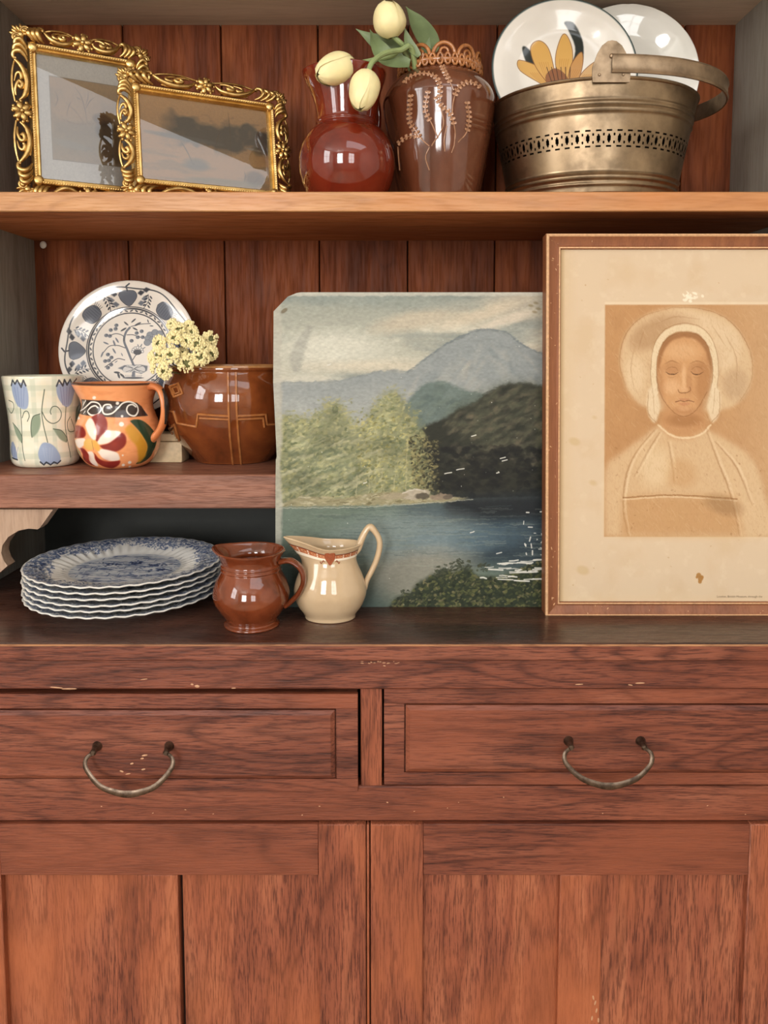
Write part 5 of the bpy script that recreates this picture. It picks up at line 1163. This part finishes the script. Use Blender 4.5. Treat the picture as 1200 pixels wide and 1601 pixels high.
# orange painted jug
Y0 = on(185, 732, ZM)[1] + .024; s = Y0 / F; B0 = 729
t = thing('painted_orange_jug', 'terracotta orange jug hand painted with a red and white flower', 'jug', (at(185, 670, Y0)[0], Y0, ZM), face(at(185, 670, Y0)[0], Y0))
outer = prof_px([(34, B0), (40, B0 - 1), (50, B0 - 8), (60, B0 - 24), (64.5, B0 - 46), (63, B0 - 64), (57, B0 - 82), (53.5, B0 - 94), (54, B0 - 104), (58, B0 - 116), (62, B0 - 126), (63.5, B0 - 130)], B0, s, 60)
pv, k = vessel(outer, .0035); top = outer[-1][1]
jm = img_mat('painted jug glaze', tex_jug(), .2, .1, 500, ext='REPEAT', coat=.35); terra = glaze('terracotta glaze', [(206, 118, 68), (222, 140, 86)], .25, 30, .2)
mb = MB(); lathe(mb, pv, 80, lambda P, ph: spout(P, ph, math.radians(-80), top - .034, top, .0035, .001), z0=0, z1=top, rowmat=lambda i: 0 if i < k else 1)
mb.uv = [[(u, (v * top / s + 734 - B0) / 138) for u, v in f] for f in mb.uv]
mb.build('body', [jm, terra], t, angle=60)
hp_ = spl([(x * s, 0, (B0 - y) * s) for x, y in [(50, 606), (64, 603), (77, 609), (83, 626), (83, 646), (78, 664), (68, 678), (58, 686)]], 32)
mb = MB(); mb.tube(hp_, np.interp(np.linspace(0, 1, 32), [0, .2, .8, 1], [.010, .0072, .0066, .009]), np.interp(np.linspace(0, 1, 32), [0, .25, .8, 1], [.0062, .0042, .0044, .006]), w=(0, 1, 0), n=14); h = mb.build('handle', terra, t); h.rotation_euler = (0, 0, -.62)
blackp = glaze('black brushed stripe', [(34, 30, 28), (52, 46, 42)], .2, 90, .4)
mb = MB(); seg = hp_[9:22].copy(); T = np.gradient(seg, axis=0); T /= np.linalg.norm(T, axis=1)[:, None]; Nn = np.stack([T[:, 2], np.zeros(len(T)), -T[:, 0]], 1)
Nn *= -np.sign(Nn[:, :1].mean()) * -1
mb.tube(seg + Nn * .0034, np.interp(np.linspace(0, 1, 13), [0, .5, 1], [.003, .0062, .003]), .0016, w=(0, 1, 0), n=10); mb.build('handle_stripe', blackp, h)

# small cream box behind the jug and the floral plate on its stand
box_m = plain('cream ribbed box', (206, 182, 144), .55, .12, 160, .3)
Y0 = 1.045; zt = zf(678, Y0) - ZM; x1 = at(284, 690, Y0)[0]
t = thing('cream_box', 'low cream ribbed box half hidden behind the orange jug', 'box', (x1 - .042, Y0 + .02, ZM))
mb = MB(); mb.box(-.042, .042, -.02, .02, 0, zt * .72, .0025, seg=2); mb.build('body', box_m, t)
mb = MB(); mb.box(-.0425, .0425, -.0205, .0205, zt * .73, zt, .003, seg=2); mb.build('lid', box_m, t)
woodst = wood('dark stand wood', (40, 24, 18), (62, 38, 28), (80, 52, 38), 'x', .5)
Yp = 1.115; lean = .20; Rpl = 107 * Yp / F
pc = at(205, 547, Yp + .012)                     # centre of the leaning plate
onion = img_mat('blue floral plate glaze', tex_onion(), .12, ext='EXTEND', coat=.5)
fp = plate_mesh(Rpl, .017, .055, .0032, .062, 96).build('floral_plate', [onion, whiteg], None, angle=60)
tag(fp, 'white plate printed with a dark blue floral pattern, leaning at the back', 'plate')
fp.rotation_euler = (math.pi / 2 - lean, 0, 0); fp.location = (pc[0], pc[1], pc[2])
zb = pc[2] - Rpl * math.cos(lean)
st_ = thing('plate_stand', 'dark wooden stand holding up the blue floral plate', 'stand', (pc[0], pc[1] - .01, ZM))
mb = MB(); mb.box(-.05, .05, -.028, .012, zb - ZM - .0145, zb - ZM - .003, .002); mb.build('ledge', woodst, st_)
for sx in (-.04, .04):
    mb = MB(); mb.box(sx - .006, sx + .006, -.006, .012, 0, zb - ZM - .0146, .001); mb.build('leg', woodst, st_)
mb = MB(); mb.box(-.05, .05, -.031, -.028, zb - ZM - .0145, zb - ZM + .002, .001); mb.build('lip', woodst, st_)

# brown glazed bowl
bowlm = glaze('amber brown glaze', [(66, 32, 14), (112, 56, 26), (140, 76, 36)], .06, 16, .7)
Y0 = 1.074; s = Y0 / F; B0 = 718; bx = at(364, 650, Y0)[0]
t = thing('brown_bowl', 'large amber brown glazed pot with raised strap bands', 'bowl', (bx, Y0, ZM), face(bx, Y0))
outer = prof_px([(54, B0), (58, B0 - 1), (60, B0 - 4), (72, B0 - 18), (92, B0 - 44), (105, B0 - 76), (108, B0 - 100), (104, B0 - 122), (98, B0 - 136), (97, B0 - 140), (99, B0 - 143), (99, B0 - 146)], B0, s, 60)
pv, k = vessel(outer, .005); topb_ = outer[-1][1]
mb = MB(); lathe(mb, pv, 88); mb.build('body', bowlm, t, angle=60)
rimm = glaze('tan glaze', [(150, 100, 58), (186, 136, 86)], .12, 60, .5)
mb = MB(); mb.tube([((outer[-1][0] - .002) * math.sin(a), -(outer[-1][0] - .002) * math.cos(a), topb_ + .0005) for a in np.linspace(0, 2 * math.pi, 73)], .0026, .0022, w=(0, 0, 1), n=8, cap=False); mb.build('rim', rimm, t)
def on_bowl(x, y, off=.0006):
    z = (B0 - y) * s; r = r_at(outer, z); a = math.asin(max(-1, min(1, (x - 364) * s / r))); return ((r + off) * math.sin(a), -(r + off) * math.cos(a), z)
def strap_line(mb, pts, rad=.0016, n=None):
    pts = np.array(pts, float); q = []
    for a, b in zip(pts[:-1], pts[1:]):
        m = max(2, int(np.hypot(*(b - a)) / 4))
        for k in range(m): q.append(a + (b - a) * k / m)
    q.append(pts[-1]); mb.tube([on_bowl(x, y) for x, y in q], rad, n=6)
K = lambda l: [(x / 2.667, 400 + y / 2.667) for x, y in l]
strapm = glaze('tan relief glaze', [(146, 86, 44), (178, 116, 66)], .1, 80, .5)
mb = MB()
for l in ([(955, 475), (955, 620), (958, 720), (968, 850)], [(985, 475), (985, 620), (990, 720), (1000, 850)]): strap_line(mb, K(l))
mb.build('vertical_strap', strapm, t)
mb = MB()
for l in ([(700, 625), (745, 630), (758, 675), (832, 685), (840, 635), (955, 642)], [(985, 642), (1095, 640), (1100, 680), (1170, 685), (1180, 635), (1230, 632)], [(846, 650), (955, 655)], [(985, 655), (1085, 654), (1090, 690)]): strap_line(mb, K(l))
mb.build('horizontal_strap', strapm, t)
for c, wd, hh_ in (((757, 545), 26, 26), ((738, 730), 22, 48), ((1165, 545), 26, 26)):
    mb = MB()
    for f in (1.0, .55): strap_line(mb, K([(c[0] - wd * f, c[1] - hh_ * f * .5), (c[0] + wd * f * .35, c[1] - hh_ * f), (c[0] + wd * f, c[1] + hh_ * f * .45), (c[0] - wd * f * .3, c[1] + hh_ * f), (c[0] - wd * f, c[1] - hh_ * f * .5)]), .0018 if f == 1 else .0012)
    mb.build('diamond_relief', strapm, t)

# dried flower head bunch in the bowl
R = np.random.RandomState(21)
straw = plain('straw yellow florets', (234, 220, 166), .8, .18, 400, .2); stalk = plain('dried stalk', (104, 104, 62), .8, .2, 200)
mouth = np.array([bx - .050, Y0 - .045, ZM + topb_ - .012])
t = thing('dried_flower_bunch', 'bunch of straw yellow dried flower heads drooping over the brown bowl rim', 'flowers', tuple(mouth))
heads = [(330, 830, 118, 0), (650, 710, 130, 0), (860, 640, 120, .004), (1000, 370, 112, .03), (1010, 570, 100, .02), (430, 590, 120, -.006), (235, 600, 105, .004), (250, 430, 110, .012), (470, 360, 112, .012), (660, 390, 95, .015), (800, 430, 112, .012), (540, 235, 100, .024), (690, 185, 85, .034), (440, 150, 80, .04), (730, 265, 90, .03), (165, 760, 95, .012), (130, 630, 75, .018), (610, 560, 70, .03), (900, 500, 90, .016)]
cen = at(220 + 600 / 9.23, 490 + 520 / 9.23, .965)
for hx, hy, hr, dz in heads:
    p = at(220 + hx / 9.23, 490 + hy / 9.23, .962 + dz); r = hr / 9.23 * 1.06 / F
    d = np.array([(p - cen)[0] * 14, -1.0, (p - cen)[2] * 10 + .1]); d /= np.linalg.norm(d)
    if hx < 170: d = np.array([-.9, -.4, .1]); d /= np.linalg.norm(d)
    u = np.cross(d, [0, 0, 1.0]); u /= np.linalg.norm(u); v = np.cross(u, d); mb = MB(); o = p - mouth
    for k in range(105):
        ring = math.sqrt(R.uniform(.10, 1)); a = R.rand() * 6.283
        q = o + (u * math.cos(a) + v * math.sin(a)) * r * ring + d * (.0035 * (1 - ring ** 2) - .002 + R.uniform(-.0006, .0012))
        e = R.uniform(.0011, .0019); mb.ell(q, (e, e, e * 1.2), 5, 3)
    mb.build('flower_head', straw, t)
    b = MB(); b.tube(spl([o - d * .0035 - d * 0, o - d * .012 + np.array([0, .003, -.004]), np.array([.0, .012, -.002]) + o * .15, np.array([0.002, .02, -.03])], 12), .0008, n=5)
    b.ell(o - d * .0025, (r * .55, .002, r * .55), 8, 4, R=np.stack([u, d, v], 1)); b.build('flower_stalk', stalk, t)

# white pin
p = at(68, 383, YB - .0005)
pin = thing('thumbtack', 'white round thumbtack pinned to the left back board under the upper shelf', 'thumbtack', tuple(p))
mb = MB(); mb.ell((0, -.0012, 0), (.0052, .0022, .0056), 14, 6); mb.build('head', plain('white tack', (226, 216, 204), .4, .03), pin)
mb = MB(); mb.tube([(0, -.001, 0), (0, .004, 0)], .0006, n=6); mb.build('shaft', iron, pin)

# ------------------------------------------------------------------ upper shelf
# red-brown pitcher
redm = glaze('oxblood glaze', [(74, 18, 8), (106, 30, 14), (122, 42, 22)], .06, 18, .7)
Y0 = 1.012; s = Y0 / F; B0 = (555 - (ZU - CZ) / Y0 * F)
t = thing('red_pitcher', 'glossy red-brown pitcher with waisted neck behind the drooping tulips', 'pitcher', (at(542, 240, Y0)[0], Y0, ZU), face(at(542, 240, Y0)[0], Y0))
B0 = 321
hz = zf(116, Y0) - ZU; kq = hz / ((B0 - 116) * s)
outer = [(r, z * kq) for r, z in prof_px([(46, B0), (52, B0 - 1), (62, B0 - 16), (71, B0 - 42), (73, B0 - 68), (68, B0 - 92), (58, B0 - 110), (48, B0 - 120), (45.5, B0 - 124), (46.5, B0 - 127), (45, B0 - 131), (47, B0 - 150), (52, B0 - 176), (58, B0 - 196), (60, B0 - 205)], B0, s, 70)]
pv, k = vessel(outer, .0038); top = outer[-1][1]
mb = MB(); lathe(mb, pv, 80, lambda P, ph: spout(P, ph, math.radians(-85), top - .05, top, .006, .001)); mb.build('body', redm, t, angle=60)
mb = MB(); mb.tube(strap([(.044, 0, top - .010), (.062, 0, top - .012), (.072, 0, top - .030), (.070, 0, top - .055), (.058, 0, top - .078), (.050, 0, top - .098), (.053, 0, top - .108)], 30), np.interp(np.linspace(0, 1, 30), [0, .2, .8, 1], [.012, .0095, .008, .010]), .0042, w=(0, 1, 0), n=12)
h = mb.build('handle', redm, t); h.rotation_euler = (0, 0, 1.0)

# brown sprigged vase
vasem = glaze('mottled brown glaze', [(56, 28, 16), (92, 49, 30), (116, 70, 48)], .09, 16, .6, True, .35)
Y0 = 1.052; s = Y0 / F; B0 = 322; hz = zf(115, Y0) - ZU; kq = hz / ((B0 - 104) * s); vx = at(687, 200, Y0)[0]
t = thing('brown_vase', 'stout brown glazed vase with beaded collar and incised leaf sprigs', 'vase', (vx, Y0, ZU), face(vx, Y0))
outer = [(r, z * kq) for r, z in prof_px([(50, B0), (57, B0 - 1), (62, B0 - 25), (71, B0 - 70), (79, B0 - 120), (84.5, B0 - 158), (85, B0 - 172), (79, B0 - 188), (68, B0 - 202), (60, B0 - 210), (57.5, B0 - 216), (58, B0 - 222)], B0, s, 60)]
pv, k = vessel(outer, .004); top = outer[-1][1]
def vdef(P, ph):
    w = np.sin(np.pi * np.clip(P[:, :, 2] / top, 0, 1)); kk = 1 + w * (.012 * np.sin(3 * ph + 1)[None, :] + .008 * np.sin(7 * ph)[None, :]); P[:, :, 0] *= kk; P[:, :, 1] *= kk; return P
mb = MB(); lathe(mb, pv, 96, vdef); mb.build('body', vasem, t, angle=60)
rimb = glaze('golden brown bead glaze', [(120, 70, 34), (164, 104, 58), (186, 126, 74)], .14, 120, .5)
mb = MB(); rb = .0515
mb.tube([(rb * math.sin(a), -rb * math.cos(a), top - .004) for a in np.linspace(0, 2 * math.pi, 65)], .0035, .0058, w=(1, 0, 0) if False else None, n=8, cap=False)
for k in range(36):
    a = k * 2 * math.pi / 36; R_ = [[math.cos(a), math.sin(a) * -1 * -1, 0], [math.sin(a), -math.cos(a), 0], [0, 0, 1]]
    c = ((rb + .0034) * math.sin(a), -(rb + .0034) * math.cos(a), top - .004)
    mb.tube([(c[0] + .0035 * math.cos(q) * math.cos(a), c[1] + .0035 * math.cos(q) * math.sin(a), c[2] + .0068 * math.sin(q)) for q in np.linspace(0, 2 * math.pi, 11)], .0018, n=6, cap=False)
mb.build('bead_collar', rimb, t, angle=70)
for k in range(10):
    a0 = .10 + k * 2 * math.pi / 10; mb = MB(); hw = .27
    def pp(u, z): a = a0 + u; return (rb * math.sin(a), -rb * math.cos(a), top + z)
    mb.tube([pp(hw * math.cos(q), .002 + .0145 * math.sin(q)) for q in np.linspace(0, math.pi, 17)], .0026, n=7)
    mb.tube([pp(.10 * math.cos(q), .0055 + .0048 * math.sin(q)) for q in np.linspace(0, 2 * math.pi, 13)], .0018, n=6, cap=False)
    mb.build('rim_loop', rimb, t, angle=70)
sprm = glaze('tan sprig relief', [(142, 96, 66), (186, 140, 106)], .12, 200, .5)
def on_vase(x, y, off=.0005):
    X = 620 + x / 5.72; Yp_ = 30 + y / 5.72; z = (B0 - Yp_) * s * kq; r = r_at(outer, z); a = math.asin(max(-1, min(1, (X - 687) * s / r)))
    p = np.array([[[r * math.sin(a), -r * math.cos(a), z]]]); p = vdef(p, np.array([a]))[0, 0]; f = 1 + off / r; return np.array([p[0] * f, p[1] * f, p[2]])
for st, leaf in (([(320, 1200), (330, 1180), (390, 1090), (415, 1000), (380, 840), (385, 720), (340, 620), (240, 575), (140, 590), (95, 640)], (.45, 1)), ([(370, 1140), (320, 1020), (270, 920), (270, 850), (290, 750)], (.35, 1)), ([(300, 1200), (230, 1130), (190, 1060), (140, 980), (140, 860), (150, 760)], (.2, 1)), ([(480, 940), (490, 840), (520, 740), (580, 680), (650, 660), (710, 690)], (.3, 1)), ([(490, 750), (460, 680), (420, 580), (400, 500)], (.2, 1)), ([(500, 1200), (505, 1080), (470, 950), (400, 880), (350, 800)], (.35, 1)), ([(530, 1170), (600, 1080), (620, 950), (600, 830)], (.3, 1)), ([(240, 1130), (180, 1100), (100, 1100), (30, 1130)], (.15, 1)), ([(30, 1150), (35, 1250), (45, 1350)], (2, 2)), ([(300, 1210), (270, 1290), (300, 1400)], (2, 2)), ([(500, 1200), (480, 1260)], (2, 2)), ([(440, 1040), (420, 1150), (425, 1250)], (2, 2))):
    P = spl(st, 40); mb = MB(); mb.tube([on_vase(x, y) for x, y in P], .0008, n=5)
    L = np.cumsum(np.r_[0, np.hypot(*np.diff(P, axis=0).T)]); n = int(L[-1] * (leaf[1] - leaf[0]) / 34) if leaf[0] < 1 else 0
    for k in range(n):
        q = L[-1] * (leaf[0] + (leaf[1] - leaf[0]) * (k + .5) / n); x = np.interp(q, L, P[:, 0]); y = np.interp(q, L, P[:, 1]); i = min(38, int(np.searchsorted(L, q)))
        tx, ty = P[i + 1] - P[i]; tl = math.hypot(tx, ty) + 1e-9; tx /= tl; ty /= tl
        for sg in (-1, 1):
            a = on_vase(x, y, .0008); b = on_vase(x + sg * -ty * 22 + tx * 14, y + sg * tx * 22 + ty * 14, .0010)
            m_ = a * .35 + b * .65; mb.tube(spl([a, m_, b], 6), [.0006, .0015, .0021, .0021, .0015, .0006], .0010, n=5)
    mb.build('leaf_sprig', sprm, t, angle=70)

# tulips
petal_m = plain('cream tulip petal', (242, 226, 172), .5, .06, 60, .1, sss=.1); stem_m = plain('tulip stem green', (140, 156, 104), .5, .1, 90, .05); leaf_m = plain('tulip leaf green', (112, 128, 88), .45, .14, 60, .1)
mouth = np.array([at(655, 96, Y0)[0], Y0, ZU + top - .02])
def leaf_mesh(mb, pts, wmax, nrm, fold=.25, n=24):
    P = spl(pts, n); T = np.gradient(P, axis=0); T /= np.linalg.norm(T, axis=1)[:, None]; rows = []
    for i in range(n):
        q = i / (n - 1); w = wmax * (math.sin(math.pi * (q * .82 + .12) ** .9) if q < .999 else 0) * (1 - q ** 6) + .0003
        W = np.cross(T[i], nrm); W /= np.linalg.norm(W) + 1e-9; D = np.cross(W, T[i])
        rows.append([P[i] + W * w * u + D * (abs(u) ** 1.6) * w * fold for u in np.linspace(-1, 1, 7)])
    rows = np.array(rows); mb.grid(rows); back = rows + np.array([0, .0006, 0]); mb.grid(back, flip=True); return mb
def tulip(label, tip, basep, bend, size, leaves, gap=0):
    t = thing('tulip', label, 'tulip', tuple(mouth), group='cream tulips in the brown vase')
    tip = np.array(tip) - mouth; b = np.array(basep) - mouth; ax = tip - b; L = np.linalg.norm(ax); ax /= L
    h = np.array([0, -1.0, 0]); u = np.cross(ax, h); u /= np.linalg.norm(u); v = np.cross(u, ax)
    for k in range(6):
        inner = k % 2; a0 = k * math.pi / 3 + gap; rows = []
        for i in range(15):
            q = i / 14; rr = size * .34 * (math.sqrt(max(0, 1 - ((q - .40) / .603) ** 2)) if q > .40 else max(0, 1 - ((.40 - q) / .43) ** 2) ** .62) * (.94 if inner else 1.0) + .0006
            half = .98 * math.sqrt(max(.02, 1 - ((q - .45) / .60) ** 2)) + .02
            row = []
            for e in np.linspace(-1, 1, 9):
                a = a0 + e * half; rad = rr * (1 + .05 * (1 - e * e)) + .0006 * abs(e) ** 3 + .0005 * math.exp(-(e / .12) ** 2)
                row.append(b + ax * (L * q * (1.0 if not inner else .97)) + (u * math.cos(a) + v * math.sin(a)) * rad)
            rows.append(row)
        mb = MB(); mb.grid(np.array(rows)); mb.build('petal', petal_m, t)
    mb = MB(); P = [b + ax * .002] + [np.array(p) - mouth for p in bend] + [np.array([0, 0, -.05])]
    mb.tube(spl(P, 26), np.interp(np.linspace(0, 1, 26), [0, 1], [.0030, .0036]), n=9); mb.build('stem', stem_m, t)
    for pts, w, nr in leaves:
        mb = MB(); leaf_mesh(mb, [np.array(p) - mouth for p in pts], w, np.array(nr)); mb.build('leaf', leaf_m, t)
A = at
tulip('upright cream tulip, the highest of the three', A(601, 1, .985), A(614, 59, .995), [A(629, 70, 1.0), A(641, 84, 1.02)], .056,
      [([A(668, 84, 1.035), A(668, 66, 1.04), A(652, 36, 1.05), A(634, 10, 1.055)], .0155, (.3, -1, .1)), ([A(672, 88, 1.025), A(668, 76, 1.02), A(671, 58, 1.02)], .0045, (0, -1, 0))])
tulip('cream tulip with its bud pointing left over the red pitcher', A(495, 118, .955), A(552, 100, .985), [A(575, 96, .992), A(610, 88, 1.0), A(635, 86, 1.01)], .052,
      [([A(648, 92, 1.03), A(618, 78, 1.03), A(590, 66, 1.03), A(556, 45, 1.035)], .0125, (0, -1, -.3)), ([A(640, 100, 1.0), A(605, 92, 1.0), A(590, 72, 1.0), A(578, 46, 1.01)], .0125, (.2, -1, .3))], .4)
tulip('cream tulip drooping lowest, bud hanging down before the red pitcher', A(562, 172, .945), A(575, 112, .958), [A(582, 97, .962), A(600, 84, .975), A(625, 79, .99), A(645, 82, 1.0)], .050,
      [([A(655, 88, 1.0), A(640, 70, 1.0), A(632, 42, 1.0)], .0062, (.2, -1, 0))], .9)

# brass bucket with plates
brass = metal('tarnished brass', (104, 88, 70), (164, 142, 114), .32, 22, .12); brassd = metal('dull brass strap', (124, 106, 86), (172, 150, 124), .45, 40, .1)
Y0 = 1.046; s = Y0 / F; bxx = at(925, 200, Y0)[0]
t = thing('brass_bucket', 'pierced brass bucket with swing handle holding two plates', 'bucket', (bxx, Y0, ZU))
zr = zf(172, Y0) - ZU; rt, rb_ = 151 * s, 122 * s; ky = .86
def rz(z): return rb_ + (rt - rb_) * (z / zr)
Kz = lambda y: zr * (1 - (y - 335) / (800 - 335))
z_lo, z_hi = .40 * zr, .60 * zr
prof = [(1e-4, 0.001), (rb_ - .004, 0), (rb_ - .001, .0005), (rz(.004), .004)]
for fz_ in np.linspace(.03, 1, 90):
    z = fz_ * zr; r = rz(z)
    for c in (.74, .79, .84): r += .0016 * math.exp(-((fz_ - c) / .011) ** 2)
    for c in (.10, .15, .20): r += .0020 * math.exp(-((fz_ - c) / .012) ** 2)
    if not (.40 < fz_ < .60): prof.append((r, z))
    elif not prof[-1][1] == z_lo and prof[-1][1] < z_lo: prof.append((rz(z_lo), z_lo)); prof.append((rz(z_hi), z_hi)); ib = len(prof) - 2
prof.append((rz(zr) + .002, zr + .001)); prof.append((rz(zr) + .0026, zr + .003)); prof.append((rz(zr) + .001, zr + .0042)); prof.append((rz(zr) - .0012, zr + .003))
inner = [(rz(z) - .0014, z) for z in np.linspace(zr, z_hi, 5)]; i2 = len(prof) + len(inner) - 1
prof = prof + inner + [(rz(z_lo) - .0014, z_lo), (rz(.003) - .0014, .003), (1e-4, .003)]
def sq(P, ph): P[:, :, 1] *= ky; return P
mb = MB(); lathe(mb, prof, 120, sq, skip=lambda i, j: i == ib or i == i2); mb.build('body', brass, t, angle=50)
NU, NV = 720, 26                                      # pierced band: cells left out where the holes are
def hole(i, j):
    v = (i + .5) / NV; u = ((j + .5) / NU * 60) % 1.0
    if .10 < v < .20 or .80 < v < .90: return abs(u - .5) < .26
    if .27 < v < .73:
        d = abs(v - .5) / .23; w = .17 * (1 - d * d)
        if abs(u - .5) < w: return True
        e = min(u, 1 - u)
        return d > .30 and e < .13 * (d - .2)
    return False
phs = -math.pi + np.arange(NU) * 2 * math.pi / NU; P = np.zeros((NV + 1, NU, 3))
for i in range(NV + 1):
    z = z_lo + (z_hi - z_lo) * i / NV; P[i, :, 0] = rz(z) * np.sin(phs); P[i, :, 1] = -rz(z) * np.cos(phs) * ky; P[i, :, 2] = z
mb = MB(); mb.grid(P, wrap=True, skip=hole); mb.build('pierced_band', brass, t)
ex = -.010; ear_pts = [(-27, 2), (-27, 14), (-20, 34), (-14, 44), (-6, 50), (0, 51), (6, 50), (14, 44), (20, 34), (27, 14), (27, 2), (26, -6), (-26, -6)]
for sg, nm in ((-1, 'front'), (1, 'rear')):
    mb = MB(); mb.prism([(x * s * .95, zr + z * s * .95) for x, z in ear_pts], -.001, .001)
    mb.ell((0, -.0016 if sg < 0 else .0016, zr + 28 * s), (.003, .0018, .003), 10, 5)
    for x in (-16, 16): mb.ell((x * s, -.0016 if sg < 0 else .0016, zr + 4 * s), (.0018, .0012, .0018), 8, 4)
    e = mb.build('handle_ear', brassd, t); e.location = (ex, sg * (rt * ky + .0045), 0)
# swing handle lying over to the right
a = np.linspace(-math.pi / 2, math.pi / 2, 48); rh = rt * ky + .0072
pth = [(ex + (rt + .036 - ex) * max(0, math.cos(q)) ** .75, rh * math.sin(q), zr + .016 - .006 * math.cos(q)) for q in a]
hb = MB(); rows = []
T = np.gradient(np.array(pth), axis=0)
for i, p in enumerate(pth):
    nrm = np.array([T[i][1], -T[i][0], 0]); nrm /= np.linalg.norm(nrm) + 1e-9
    rows.append([np.array(p) + nrm * x + np.array([0, 0, z]) for x, z in ((.0010, -.0105), (.0022, -.008), (.0010, -.005), (.0010, .005), (.0022, .008), (.0010, .0105), (-.0010, .0105), (-.0010, -.0105))])
hb.grid(np.array(rows), wrap=True); hb.build('swing_handle', brassd, t, angle=30)
mb = MB(); lathe(mb, [(1e-4, .078), (rz(.078) - .004, .078), (rz(.078) - .004, .0805), (1e-4, .0805)], 48, sq); mb.build('false_bottom', dark, t)
flower_pl = img_mat('flower plate glaze', tex_flowerplate(), .14, ext='EXTEND', coat=.4)
def standing_plate(name, label, px, py, R_px, Y, lean, yaw, m, lobes=0):
    c = at(px, py, Y); R0 = R_px * Y / F
    o = plate_mesh(R0, .017, R0 * .55, .0034, R0 * .62, 96, lobes).build(name, [m, whiteg], None, angle=60); o.location = tuple(c); o.rotation_euler = (math.pi / 2 - lean, 0, yaw); tag(o, label, 'plate'); return o
standing_plate('flower_plate', 'off-white plate with a yellow flower and dark rim, standing in the brass bucket', 878, 117, 109, 1.055, .16, 0, flower_pl)
standing_plate('white_plate', 'plain white plate behind the flower plate in the brass bucket', 976, 123, 105, 1.105, .12, -.05, whiteg, 14)
